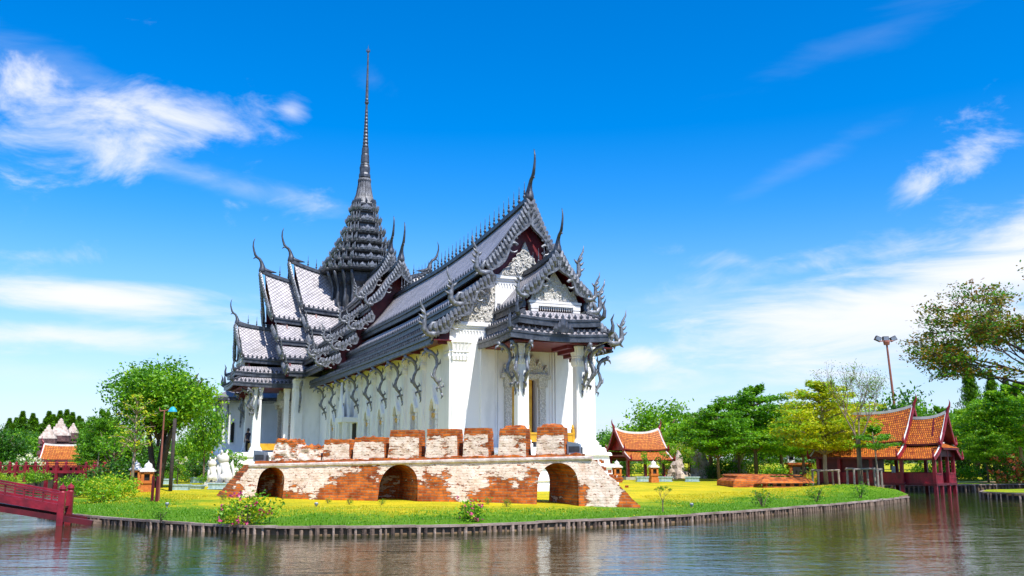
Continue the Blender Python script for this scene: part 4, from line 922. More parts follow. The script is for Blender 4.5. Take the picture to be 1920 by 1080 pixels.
# tufts of grass on the lawn edge
gr = MB(); rnd = random.Random(3)
for i in range(5200):
    p = FRONT[rnd.randrange(2, len(FRONT) - 2)]; q = FRONT[FRONT.index(p) + 1]; t = (q - p).normalized(); nb = Vector((-t.y, t.x, 0)); d = .1 + rnd.random() ** 1.6 * 3.4
    p = p + nb * d + t * rnd.uniform(-.2, .2); z = lawn_z(p.x, p.y, d) - .01; h = rnd.uniform(.025, .07) * (1.6 if noise.noise(p * .9) > .2 else .8); a = rnd.uniform(0, 6.28); w = .012
    gr.add([(p.x - w * math.cos(a), p.y - w * math.sin(a), z), (p.x + w * math.cos(a), p.y + w * math.sin(a), z), (p.x + rnd.uniform(-.05, .05), p.y + rnd.uniform(-.05, .05), z + h)], [(0, 1, 2)])
for i in range(15000):
    p = FRONT[rnd.randrange(2, len(FRONT) - 2)]; d = .2 + rnd.random() * 8.5; q = Vector((p.x + rnd.uniform(-.3, .3), p.y + d, 0))
    a_ = noise.noise(Vector((q.x * .55, q.y * .55, 3))); 
    if q.y > 27.2 and -9.8 < q.x < 4.5: continue
    z = lawn_z(q.x, q.y) - .01; dr = dry_isl(q.x, q.y, bank_dist(q.x, q.y)) + .6 * a_ + rnd.uniform(-.25, .25); h = rnd.uniform(.025, .06); b = rnd.uniform(0, 6.28)
    for k in range(3):
        a = b + k * 2.1; w = .016; x0, y0 = q.x + .03 * math.cos(a), q.y + .03 * math.sin(a)
        gr.add([(x0 - w * math.sin(a), y0 + w * math.cos(a), z), (x0 + w * math.sin(a), y0 - w * math.cos(a), z), (x0 + .04 * math.cos(a), y0 + .04 * math.sin(a), z + h)], [(0, 1, 2)], 1 if dr > .22 else 0)
tag(gr.build('grass', M('grass_green', 'grass_yellow')), kind='stuff')

# ------------------------------------------------------------------ brick ruin
RA = -15.56; RO = Vector((-9.45, 31.47, .30)); re_ = Vector((math.cos(R(RA)), math.sin(R(RA)), 0)); rn_ = Vector((-re_.y, re_.x, 0))
ruin = empty('brick_ruin', RO, R(RA), 'long low brick ruin with peeling plaster, three arches and a row of battlements', 'ruin')
LEN = 13.6
def rloc(px, py, dep=0.0):
    """point on the ruin's front plane (moved back by dep) seen at a pixel, in ruin coordinates"""
    r = pix_ray(px, py); c = Vector((0, 0, EYE)); n = rn_; t = ((RO + n * dep - c).dot(n)) / r.dot(n); p = c + r * t - RO
    return (p.dot(re_), p.z)
BACK = Vector((-.381, .9246, 0)); bx, by = BACK.dot(re_), BACK.dot(rn_); DEP = 2.0
topL, topR = rloc(470, 872, .2), rloc(1108, 857, .2)
def ztop(x): return lerp(topL[1], topR[1], (x - topL[0]) / (topR[0] - topL[0]))
def endz(x):
    """height of the rubble ends"""
    if x < topL[0]:
        f = x / topL[0]; f = max(0, f); k = math.floor(f * 9) / 9; return max(.02, ztop(topL[0]) * (k * .8 + f * .2 + .04 * noise.noise(Vector((x * 4, 3, 0)))))
    if x > topR[0]:
        f = (LEN - x) / (LEN - topR[0]); f = max(0, f); k = math.floor(f * 16) / 16; return max(.02, ztop(topR[0]) * ((k * .22 + f * .78) + .05 * noise.noise(Vector((x * 4, 7, 0)))))
    return ztop(x)
archs = []
for l, r_, ct in ((478, 528, 876), (709, 780, 871), (1006, 1083, 868)):
    a, b, c = rloc(l, 936)[0], rloc(r_, 940)[0], rloc((l + r_) / 2, ct, .15)[1]; archs.append((a, b, c))
def archz(x):
    for a, b, c in archs:
        if a < x < b:
            m = (a + b) / 2; h = (b - a) / 2; sp = c - h * 1.02; u = (x - m) / h
            return sp + h * 1.02 * math.sqrt(max(0, 1 - abs(u) ** 2.2))
    return None
xs = set(np.round(np.linspace(0, LEN, 300), 4).tolist())
for a, b, c in archs:
    for k in range(25): xs.add(round(lerp(a, b, .5 - .5 * math.cos(math.pi * k / 24)), 4))
xs = sorted(xs); NZ = 16
def batter(z): return .20 * z
rb_ = MB(); pl = []
def fr_pt(x, z):
    n = noise.noise(Vector((x * 1.7, z * 2.5, 1))) * .03 + noise.noise(Vector((x * 6, z * 9, 4))) * .014
    return (x, batter(z) + n, z)
def plast(x, z):
    v = -.50 + .72 * z                                    # more plaster survives higher up
    for c, w, a in ((3.35, .35, .5), (8.35, .42, .55), (12.6, .38, .9), (12.15, .22, .35), (1.0, .8, .34), (2.6, .5, .2), (9.6, .5, .10), (11.9, .8, .12)): v += a * math.exp(-((x - c) / w) ** 2)
    for c, w, a in ((4.6, .8, -.16), (7.3, .8, -.12), (9.8, .7, -.16), (11.2, .6, -.1), (5.2, .35, -.2)): v += a * math.exp(-((x - c) / w) ** 2)
    for a0, b0, c0 in archs:
        m = (a0 + b0) / 2; rr = math.hypot((x - m) / ((b0 - a0) / 2), (z - .35) / (c0 - .35))
        if z > .55 and 1 < rr < 1.3: v += .14
    return v
def col(i):
    x = xs[i]; z1 = endz(x); za = archz(x); z0 = za if za is not None else -.25
    return [(x, lerp(z0, z1, k / NZ)) for k in range(NZ + 1)]
prev = None
for i in range(len(xs)):
    c = col(i); ids = len(rb_.v); 
    for x, z in c: rb_.v.append(fr_pt(x, z)); pl.append(plast(x, z))
    if prev is not None:
        for k in range(NZ): rb_.f.append([prev + k, ids + k, ids + k + 1, prev + k + 1]); rb_.m.append(0); rb_.uv.append(None)
    prev = ids
nfront = len(rb_.v)
for (x, y, z) in rb_.v[:nfront]: # back face, shifted along the passage direction
    pass
# top, ends, tunnels as swept strips from the front edge backwards
def sweep(front_pts, dep=DEP, n=6, pv=-.6):
    b = len(rb_.v); m = len(front_pts)
    for k in range(n + 1):
        for (x, y, z) in front_pts:
            f = k / n; rb_.v.append((x + bx * dep * f, y + by * dep * f, z + (.02 * noise.noise(Vector((x * 3, f * 6, z))) if 0 < k < n else 0))); pl.append(pv)
    for k in range(n):
        for i in range(m - 1): rb_.f.append([b + k * m + i, b + k * m + i + 1, b + (k + 1) * m + i + 1, b + (k + 1) * m + i]); rb_.m.append(0); rb_.uv.append(None)
sweep([fr_pt(x, endz(x)) for x in xs])
for ai, (a, b, c) in enumerate(archs):
    q = [(a, -.25)] + [(x, archz(x)) for x in xs if a < x < b] + [(b, -.25)]; q = [fr_pt(x, z) for x, z in q]
    sweep(q, DEP if ai == 2 else 3.4, 8, -.25)
    if ai < 2:
        e = [(x + bx * 3.2, y + by * 3.2, z) for x, y, z in q]; s0 = len(rb_.v); rb_.v.extend(e); pl += [-.5] * len(e); rb_.f.append([s0 + i for i in range(len(e))]); rb_.m.append(0); rb_.uv.append(None)
# back wall as three plain piers so the right passage stays open
edges_ = [0, archs[2][0], archs[2][1], LEN]
for (x0, x1) in ((0, archs[2][0]), (archs[2][1], LEN)):
    g_ = [x for x in xs if x0 <= x <= x1]
    s0 = len(rb_.v); 
    for x in g_:
        for z in (-.25, endz(x)): p = fr_pt(x, z); rb_.v.append((p[0] + bx * DEP, p[1] + by * DEP, z)); pl.append(-.1)
    for i in range(len(g_) - 1): rb_.f.append([s0 + 2 * i, s0 + 2 * i + 1, s0 + 2 * i + 3, s0 + 2 * i + 2]); rb_.m.append(0); rb_.uv.append(None)
rb_.build('wall', M('ruin_brick'), ruin, False, attr=('plaster', pl))
# string course
lg = MB(); lp = []
n = 60
rings = []
for i in range(n + 1):
    x = lerp(topL[0] - .05, topR[0] + .02, i / n); z = ztop(x); j = .008 * noise.noise(Vector((x * 3, 0, 0)))
    y0 = batter(z) - .075 + j
    rings.append([(x, y0 + .05, z - .09), (x, y0, z - .05), (x, y0, z + .0), (x, y0 + .03, z + .035), (x, y0 + .3, z + .035), (x, y0 + .3, z - .09)])
lg.loft(rings); lg.build('string_course', M('stone_white'), ruin)
# courses of broken brick above the string course, and the battlements
def lumpy(mb, pl_, x0, x1, y0, y1, z0, z1, tx, ty, pfun, nx=14, ny=5, nz=9, rag=.03, ragtop=.0, seed=0):
    """a battered block with uneven faces and a ragged top"""
    def P(u, v, w):
        zt = z1 + ragtop * noise.noise(Vector((u * 5 + seed, v * 3, 2))) + (ragtop * .8 * noise.noise(Vector((math.floor(u * 9) * 1.7 + seed, math.floor(v * 3), 5))) if ragtop else 0)
        z = lerp(z0, zt, w); s = w
        x = lerp(x0 + tx * s, x1 - tx * s, u); y_ = lerp(y0 + ty * s, y1 - ty * s * .3, v)
        return (x + rag * noise.noise(Vector((x * 5, y_ * 5, z * 7 + seed))), y_ + rag * noise.noise(Vector((x * 5 + 9, y_ * 5, z * 7 + seed))), z)
    def grid(f, na, nb):
        b = len(mb.v)
        for i in range(na + 1):
            for j in range(nb + 1):
                p = f(i / na, j / nb); mb.v.append(p[0]); pl_.append(pfun(*p[1]))
        for i in range(na):
            for j in range(nb): q = b + i * (nb + 1) + j; mb.f.append([q, q + nb + 1, q + nb + 2, q + 1]); mb.m.append(0); mb.uv.append(None)
    grid(lambda a, c: (P(a, 0, c), (a, 0, c, 'f')), nx, nz); grid(lambda a, c: (P(a, 1, c), (a, 1, c, 'k')), nx, nz)
    grid(lambda a, c: (P(0, a, c), (0, a, c, 's')), ny, nz); grid(lambda a, c: (P(1, a, c), (1, a, c, 's')), ny, nz)
    grid(lambda a, c: (P(a, c, 1), (a, c, 1, 't')), nx, ny)
kb = MB(); kp = []
x0, x1 = topL[0] + .1, topR[0] - .35
for i in range(8):
    a, b = lerp(x0, x1, i / 8), lerp(x0, x1, (i + 1) / 8); lumpy(kb, kp, a, b + .01, batter(1.3) - .02, batter(1.3) + .75, ztop(a) - .02, ztop((a + b) / 2) + .11, 0, .03, lambda *q: -.9, 12, 3, 2, .03, .05, i)
kb.build('brick_course', M('ruin_brick'), ruin, attr=('plaster', kp))
def merlon(pl0, pr0, ptop, kind, seed):
    y0 = batter(1.3) + .03; (a, zb), (b, _) = rloc(pl0, 852, y0), rloc(pr0, 852, y0); zt = rloc((pl0 + pr0) / 2, ptop, y0)[1]
    zb = ztop(a) + .06; mb = MB(); pp = []
    if kind == 'block':
        def pf(u, v, w, f):
            if f == 't' or w > .80: return -.9
            if f == 's': return -.25 if u == 1 else .02
            return .20 if w < .74 else -.15
    elif kind == 'worn':
        def pf(u, v, w, f):
            if f == 't' or w > .84: return -.9
            return (-.28 if f == 's' else .12)
    else:
        def pf(u, v, w, f): return -.6 if f == 't' or w > .8 else .16
    h = zt - zb
    if kind == 'heap':
        lumpy(mb, pp, a, b, y0, y0 + .75, zb, zt, (b - a) * .16, .12, pf, 18, 6, 10, .07, .12, seed)
    else:
        lumpy(mb, pp, a, b, y0, y0 + .62, zb, zt - .02, .05, .05, pf, 16, 6, 14, .018, .0 if kind == 'block' and pl0 < 930 else .05, seed)
        if pl0 > 930: lumpy(mb, pp, a + .08, b - .06, y0 + .08, y0 + .55, zt - .1, zt + .07, .12, .1, lambda *q: -.9, 12, 4, 3, .03, .05, seed + 50)
    mb.build('battlement', M('ruin_brick'), ruin, attr=('plaster', pp))
for k, q in enumerate(((505, 560, 826, 'heap'), (556, 600, 836, 'heap'), (604, 655, 823, 'worn'), (661, 721, 819, 'worn'), (727, 786, 805, 'block'), (797, 858, 803, 'block'), (867, 916, 801, 'block'), (933, 987, 802, 'block'), (1004, 1059, 800, 'block'))): merlon(*q, k * 11 + 3)
# loose bricks along the ruin's foot and ends
lb = MB(); rnd = random.Random(12)
for i in range(36):
    x = rnd.choice((rnd.uniform(topR[0], topR[0] + .9), rnd.uniform(-.1, topL[0]))); z = endz(x); y_ = batter(z) + rnd.uniform(0, 1.6)
    lb.box(x - rnd.uniform(.03, .07), x + rnd.uniform(.03, .07), y_, y_ + .1, z - .06, z + rnd.uniform(.0, .045))
tag(lb.build('brick_rubble', M('bare_brick'), ruin), kind='stuff')
# box shaped flood lights standing on the ruin
def floodlight(px, py, lab):
    a, z = rloc(px, py, .5); p = RO + re_ * a + rn_ * .5; zt = ztop(a) + .11 + RO.z
    o = empty('floodlight', (p.x, p.y, zt), R(RA), lab, 'flood light', 'flood lights on the ruin')
    mb = MB(); mb.plate([(-.21, 0, 0), (.21, 0, .0), (.21, 0, .13), (.14, 0, .30), (-.21, 0, .36)], (0, .3, 0), 1); mb.build('housing', M('steel'), o)
    d = MB(); d.box(-.15, .17, -.012, 0, .05, .22); d.build('glass', M('lead_dark'), o)
    b = MB(); b.box(-.23, -.21, .1, .2, 0, .3); b.box(.21, .23, .1, .2, 0, .2); b.build('bracket', M('lead_dark'), o)
floodlight(1076, 845, 'grey box flood light at the right end of the brick ruin'); floodlight(486, 852, 'grey box flood light at the left end of the brick ruin')

# ------------------------------------------------------------------ small things on the lawn
def at_lawn(px, py):
    p = on_z(px, py, .35)
    for _ in range(4): p = on_z(px, py, lawn_z(p.x, p.y))
    return p
def lawn_light(px, py, lab):
    p = at_lawn(px, py); o = empty('lawn_light', p, 0, lab, 'lawn light', 'small lights set in the lawn'); mb = MB(); mb.lathe([(.03, -.05), (.03, .04), (.07, .06), (.09, .12), (.08, .16), (.02, .17)], n=8); mb.build('housing', M('steel'), o)
    g = MB(); g.lathe([(.065, .161), (.06, .178), (.0, .18)], n=8); g.build('glass', M('white_trim'), o); o.scale = (.65,) * 3
lawn_light(593, 950, 'small round light on the dry lawn before the ruin\'s left part'); lawn_light(313, 950, 'small round light on the lawn by the lamp post'); lawn_light(1297, 951, 'small round light on the open lawn right of the ruin')

def planter_mesh():
    o = empty('planter', (0, 0, 0)); mb = MB()
    mb.box(-.62, .62, -.26, .26, 0, .06); mb.box(-.55, .55, -.22, .22, .06, .34, 0, -.05, -.04); mb.box(-.66, .66, -.30, .30, .34, .42); mb.build('trough', M('planter_glaze'), o)
    s = MB(); s.box(-.58, .58, -.24, .24, .42, .425); s.build('soil', M('soil'), o); return o
pl_list = [((338, 920), 'pale blue glazed trough planter right behind the black pole'), ((365, 921), 'pale blue glazed trough planter nearest the black pole, pebbles at its foot'), ((310, 908), 'pale blue trough planter half hidden by the tree trunks'), ((372, 905), 'pale blue trough planter left of the white lions'), ((395, 906), 'pale blue trough planter at the lions\' feet'), ((408, 917), 'pale blue trough planter by the ruin\'s left end'),
           ((1206, 903), 'pale blue trough planter before the orange roofed open pavilion'), ((1247, 903), 'pale blue trough planter beside the brick lantern'), ((1298, 903), 'pale blue trough planter in front of the low brown hedge'), ((1352, 889), 'striped pale blue planter among the trees')]
P0 = planter_mesh()
for k, ((px, py), lab) in enumerate(pl_list):
    p = at_lawn(px, py); s = 1.0 if p.y < 48 else 1.15
    s *= .58
    if k == 0: P0.location = p; P0.scale = (s, s, s); tag(P0, lab, 'planter', 'glazed trough planters')
    else: copy_tree(P0, p, R(random.Random(k).uniform(-15, 15)), s, lab, 'glazed trough planters')

def lantern(px, py, lab, s=1.0):
    p = at_lawn(px, py); o = empty('brick_lantern', p, R(12), lab, 'lantern pillar', 'brick lantern pillars with white caps'); mb = MB()
    mb.box(-.36, .36, -.36, .36, -.05, .35); mb.box(-.31, .31, -.31, .31, .35, .62); mb.box(-.38, .38, -.38, .38, .62, .72); mb.box(-.33, .33, -.33, .33, .72, .78)
    for a in (-1, 1):
        for b in (-1, 1): mb.cbox((a * .25, b * .25), .16, .16, .78, 1.3)
    mb.box(-.33, .33, -.33, .33, 1.18, 1.32); mb.build('shaft', M('lantern_brick'), o)
    c = MB(); c.box(-.42, .42, -.42, .42, 1.32, 1.42); c.box(-.36, .36, -.36, .36, 1.42, 1.55, 0, .1, .1); c.lathe([(.24, 1.55), (.25, 1.68), (.2, 1.8), (.1, 1.86), (.04, 1.9), (.01, 2.0)], n=12); c.build('cap', M('white_trim'), o)
    i = MB(); i.box(-.2, .2, -.2, .2, .78, 1.2); i.build('light_chamber', M('dark_interior'), o); o.scale = (s, s, s)
lantern(275, 925, 'orange brick lantern pillar with white cap right beside the big tree', .6); lantern(253, 918, 'orange brick lantern pillar with white cap half behind the hedge', .57)
lantern(1226, 905, 'brick lantern pillar with white domed cap at the right of the open pavilion', .62); lantern(1157, 905, 'brick lantern pillar with white cap half hidden by the ruin', .62)

def lion(p, rz, lab, s):
    o = empty('lion_statue', p, rz, lab, 'lion statue', 'white guardian lion statues'); b = MB(); b.box(-.45, .45, -.35, .35, -.1, .12); b.box(-.38, .38, -.28, .28, .12, .25); b.build('plinth', M('white_trim'), o)
    m = MB()   # faces +x
    m.tube([(-.22, 0, .3), (-.2, 0, .5), (-.06, 0, .78), (.06, 0, 1.05), (.1, 0, 1.25)], [.16, .24, .23, .22, .17], 10)
    m.tube([(.06, 0, 1.12), (.1, 0, 1.32), (.16, 0, 1.45), (.14, 0, 1.56)], [.2, .25, .22, .1], 10)
    m.tube([(.2, 0, 1.42), (.36, 0, 1.38), (.44, 0, 1.34)], [.15, .12, .06], 8)
    for sd in (-1, 1):
        m.tube([(.12, sd * .13, .95), (.2, sd * .14, .6), (.2, sd * .14, .32), (.32, sd * .14, .28)], [.12, .085, .075, .07], 7)
        m.tube([(-.2, sd * .2, .55), (.0, sd * .25, .5), (.02, sd * .24, .34), (.12, sd * .24, .29)], [.16, .14, .09, .07], 7)
        m.tube([(.1, sd * .16, 1.5), (.06, sd * .2, 1.64), (.08, sd * .2, 1.7)], [.06, .05, .01], 5)
    m.tube([(-.36, 0, .4), (-.48, 0, .6), (-.42, 0, .9), (-.34, 0, 1.1), (-.4, 0, 1.25)], [.05, .05, .06, .07, .01], 6)
    m.build('body', M('white_trim'), o, True); o.scale = (s, s, s)
lion(at_lawn(398, 912), R(150), 'white seated lion statue on a plinth, the left one of the pair by the palace', .8); lion(at_lawn(420, 917), R(160), 'white seated lion statue on a plinth, nearer the ruin\'s left end', .9)

# lamp post with blue shade and two dark red stakes
lp_ = at_lawn(297, 940); o = empty('lamp_post', lp_, 0, 'thin rusty lamp post with a blue shade at the lawn edge left of the ruin', 'lamp post')
m = MB(); m.tube([(0, 0, 0), (.0, 0, 1.4), (.01, 0, 2.75)], [.035, .03, .022], 7); m.tube([(-.12, 0, 2.72), (.3, 0, 2.78)], .018, 5); m.tube([(-.12, 0, 2.72), (-.16, 0, 2.86)], [.02, .004], 5); m.build('pole', M('rust_pole'), o)
m = MB(); m.lathe([(.01, 2.86), (.06, 2.84), (.13, 2.74), (.14, 2.70), (.1, 2.70)], (.26, 0), 10); m.build('lamp_shade', M('blue_lamp'), o)
for dx, dy in ((-.14, -.05), (.02, -.12)):
    q = at_lawn(297 + dx * 60, 944); s = MB(); s.tube([(0, 0, -.1), (.0, 0, .75)], .045, 7); tag(s.build('stake', M('red_dark'), None, False, (lp_.x + dx, lp_.y + dy - .1, lp_.z)), 'dark red stake, the left of two in front of the lamp post' if dx < 0 else 'dark red stake touching the lamp post', 'stake', 'stakes by the lamp post')
bp_ = at_lawn(319, 924); m = MB(); m.tube([(0, 0, -.1), (0, 0, 1.2), (.01, 0, 2.75)], [.072, .068, .064], 9); tag(m.build('black_pole', M('bark_dark'), None, True, bp_), 'thick black wooden pole standing in the shade of the big tree', 'pole')

# brick plinth on the right lawn
bpz = at_lawn(1460, 914); o = empty('brick_plinth', bpz, R(4), 'low stepped brick foundation on the open lawn at the right', 'brick foundation')
m = MB(); pp = []
m.box(-1.95, .2, .5, 3.2, -.1, .28, 0, .02, .02); m.box(-1.9, .15, .55, 3.15, .28, .50, 0, .3, .25); m.box(-1.7, 1.5, .9, 3.2, .50, .56, 0, .1, .1)
m.box(-.85, 1.5, -.35, .49, -.1, .05); m.box(-.65, 1.35, -.22, .48, .05, .2); m.box(-.95, 1.55, -.4, .49, .2, .46, 0, .3, .38)
m.build('brickwork', M('bare_brick'), o)
m = MB()
for k in range(5): m.box(-.55 + k * .4, -.35 + k * .4, -.232, -.2, .06, .19)
m.build('vent', M('dark_interior'), o)
# ------------------------------------------------------------------ small pavilions and bridges
def thai_roof(root, ta, tb, tiers, rise, mats, name='roof', horns=(True, True), boards='red_paint', nt=10, lean=.12, spikes=True):
    """ridge along local x from ta to tb, tiers (d0,z0,d1,z1); white ridge and verges, red boards with horns"""
    tm = (ta + tb) / 2; hl = abs(tb - ta) / 2; g = lambda t: rise * (abs(t - tm) / hl) ** 2.6
    tl = MB(); wt = MB(); z_ = tiers[0][1]
    for ti, (d0, z0, d1, z1) in enumerate(tiers):
        ns = 5; sl = math.hypot(d1 - d0, z1 - z0); kk = 1 if ti == 0 else .2
        for sd in (-1, 1):
            vs = []; uv = []
            for i in range(nt + 1):
                for j in range(ns + 1):
                    s = j / ns; d = lerp(d0, d1, s); zb = lerp(z0, z1, s) - math.sin(math.pi * s) * (z0 - z1) * .07
                    te = lerp(ta, tb, i / nt); te = tm + (te - tm) * (1 - lean * (z_ - zb) / hl * .5); z = zb + kk * (1 - s * .7) * g(te)
                    vs.append((te, sd * d, z)); uv.append((te, s * sl))
            m_ = ns + 1; fs = [(i * m_ + j, (i + 1) * m_ + j, (i + 1) * m_ + j + 1, i * m_ + j + 1) for i in range(nt) for j in range(ns)]
            tl.add(vs, fs, 0, uv); tl.add([(x, y, z - .05) for x, y, z in vs], fs, 1, uv)
            for i in range(nt):
                a, b = Vector(vs[i * m_ + ns]), Vector(vs[(i + 1) * m_ + ns]); tl.beam(a - Vector((0, 0, .04)), b - Vector((0, 0, .04)), .05, .09, 1)
            for i in (0, nt):
                wt.tube([Vector(vs[i * m_ + j]) + Vector((0, 0, .02)) for j in range(m_)], .045, 5)
    for i in range(nt):
        a, b = lerp(ta, tb, i / nt), lerp(ta, tb, (i + 1) / nt); wt.beam((a, 0, z_ + g(a) + .03), (b, 0, z_ + g(b) + .03), .09, .13)
    ro = tl.build(name, mats, root); wt.build('ridge_cap', M('white_trim'), ro)
    for e, (te, on) in enumerate(((ta, horns[0]), (tb, horns[1]))):
        if not on: continue
        o = -1 if te < tm else 1; bb = MB()
        for ti, (d0, z0, d1, z1) in enumerate(tiers):
            for sd in (-1, 1):
                P = []
                for j in range(7):
                    s = j / 6; d = lerp(d0, d1, s); zb = lerp(z0, z1, s) - math.sin(math.pi * s) * (z0 - z1) * .07; x = tm + (te - tm) * (1 - lean * (z_ - zb) / hl * .5) + o * .05
                    P.append((x, sd * d, zb + (rise * (1 - s) if ti == 0 else 0) - .02))
                for a, b in zip(P, P[1:]): bb.beam(a, b, .06, .15)
                for q in range(9):
                    f = (q + .5) / 9 * 6; i = int(f); p = Vector(P[i]).lerp(Vector(P[min(i + 1, 6)]), f - i); bb.add([p + Vector((o * .02, sd * -.05, .05)), p + Vector((o * .02, sd * .07, .03)), p + Vector((o * .02, sd * .02, .16)), p + Vector((-o * .03, 0, .05))], [(0, 1, 2), (0, 2, 3), (1, 3, 2)])
                x, y, z = P[-1]; bb.tube([(x, y, z), (x, y + sd * .10, z - .02), (x, y + sd * .17, z + .1), (x, y + sd * .14, z + .26), (x, y + sd * .2, z + .42)], [.07, .07, .055, .04, .005], 5)
        x0, z0 = te + o * .05, tiers[0][1] + rise
        bb.tube([(x0, 0, z0), (x0 + o * .03, 0, z0 + .16), (x0 + o * .12, 0, z0 + .3), (x0 + o * .15, 0, z0 + .46), (x0 + o * .11, 0, z0 + .62)], [.08, .075, .05, .03, .004], 6)
        bb.build('bargeboard', M(boards), ro)
    return ro
OT = M('orange_tile', 'red_dark'); OTB = M('orange_tile_bright', 'red_dark')
# open pavilion at mid right
sp0 = at_lawn(1196, 899); sala = empty('open_pavilion', sp0, R(24), 'small open pavilion with bright orange tiled roof on red posts, right of the palace', 'pavilion')
thai_roof(sala, -1.65, 1.65, [(0, 2.92, 1.0, 1.86), (.92, 1.74, 1.72, 1.24)], .28, OTB)
m = MB()
for x in (-1.35, -.1, 1.25):
    for y in (-1.1, 1.1): m.cbox((x, y), .14, .14, 0, 1.55)
    m.box(x - .05, x + .05, -1.2, 1.2, 1.45, 1.55)
for y in (-1.1, 1.1): m.box(-1.5, 1.4, y - .05, y + .05, 1.36, 1.448)
m.build('frame', M('red_paint'), sala); m = MB(); m.box(-1.7, 1.6, -1.4, 1.4, -.1, .18); m.build('base', M('concrete'), sala)
for x in (-1.35, 1.3): m = MB(); m.plate([(x, -.95, 1.85), (x, .95, 1.85), (x, 0, 2.9)], (.06, 0, 0), 1); m.build('gable_panel', M('red_paint'), sala)

# red pavilion standing in the water
RP = Vector((20.2, 46.0, 0)); rp = empty('water_pavilion', RP, math.atan2(.69, -.72), 'red wooden pavilion on stilts in the water with layered orange tiled roofs', 'pavilion')
# local +x runs away to the back left; local y is across
def roof_at(x0, x1, tiers, rise, horns, nm): return thai_roof(rp, x0, x1, tiers, rise, OT, nm, horns, nt=10)
roof_at(-.55, 1.9, [(0, 3.55, .92, 2.34), (.86, 2.22, 1.72, 1.66)], .26, (True, False), 'front_roof')
roof_at(1.0, 5.6, [(0, 3.86, 1.2, 2.42), (1.1, 2.30, 2.0, 1.72)], .30, (True, True), 'main_roof')
fs_ = MB(); fs_.add([(-.18, -.9, 2.36), (-.18, .9, 2.36), (-.62, .98, 2.16), (-.62, -.98, 2.16)], [(0, 1, 2, 3)], 0, [(0, 0), (1.8, 0), (1.9, .5), (0, .5)]); fs_.box(-.66, -.6, -1.0, 1.0, 2.06, 2.15, 1); fs_.build('gable_skirt', OT, rp)
m = MB(); m.plate([(-.12, -.86, 2.36), (-.12, .86, 2.36), (0, 0, 3.6)], (.07, 0, 0), 1); m.build('gable_panel', M('red_dark'), rp); m = MB(); m.plate([(1.2, -1.1, 2.4), (1.2, 1.1, 2.4), (1.2, 0, 3.9)], (.07, 0, 0), 1); m.build('gable_panel', M('red_dark'), rp)
m = MB(); m.box(-.2, -.14, -.5, .5, 2.37, 2.42); m.build('gable_sill', M('white_trim'), rp)
for x in (-.25, 1.15, 2.6, 4.2, 5.3):
    for y in (-1.2, 1.2) if x < 1 else (-1.5, 1.5):
        m = MB(); m.cbox((x, y), .15, .15, -.6, 1.95 if x < 1 else 1.9); m.build('post', M('red_paint'), rp)
for y in (-.45, .45): m = MB(); m.cbox((-.25, y), .13, .13, -.6, 2.05); m.build('post', M('red_paint'), rp)
m = MB(); m.box(-.35, 5.4, -1.32, 1.32, .42, .52); m.box(1.0, 5.4, -1.6, 1.6, .425, .515); m.build('deck', M('red_dark'), rp)
def railp(mb, p, q, z0, z1):
    p, q = Vector(p), Vector(q)
    for za, zb, w in ((z1 - .05, z1, .08), (z0, z0 + .06, .07), ((z0 + z1) / 2 - .02, (z0 + z1) / 2 + .02, .06)): mb.beam((p.x, p.y, (za + zb) / 2), (q.x, q.y, (za + zb) / 2), w, zb - za)
    n = max(2, int((q - p).length / .16))
    for i in range(n + 1): c = p.lerp(q, i / n); mb.cbox((c.x, c.y), .05, .05, z0, z1)
    mb.beam((p.x, p.y, (z0 + z1) / 2), (q.x, q.y, (z0 + z1) / 2), .03, z1 - z0 - .05)
for p, q in (((-.3, -1.2), (-.3, -.5)), ((-.3, .5), (-.3, 1.2)), ((-.3, -1.2), (1.1, -1.2)), ((-.3, 1.2), (1.1, 1.2)), ((1.15, 1.5), (5.3, 1.5)), ((1.15, -1.5), (5.3, -1.5))):
    m = MB(); railp(m, p, q, .5, 1.0); m.build('railing', M('red_paint'), rp)
m = MB(); m.box(3.2, 5.3, -1.42, 1.42, .52, 1.9); m.build('room', M('red_dark'), rp)
m = MB()
for y in (-1.48, 1.48): m.box(1.1, 5.3, y - .04, y + .04, 1.62, 1.9)
m.box(-.3, 1.1, -1.24, -1.16, 1.7, 1.95); m.box(-.3, 1.1, 1.16, 1.24, 1.7, 1.95); m.box(-.3, -.2, -1.2, 1.2, 1.75, 2.05); m.build('beam', M('red_dark'), rp)
m = MB(); m.box(2.2, 2.24, -.35, .05, .95, 1.3); m.build('notice', M('planter_glaze'), rp)

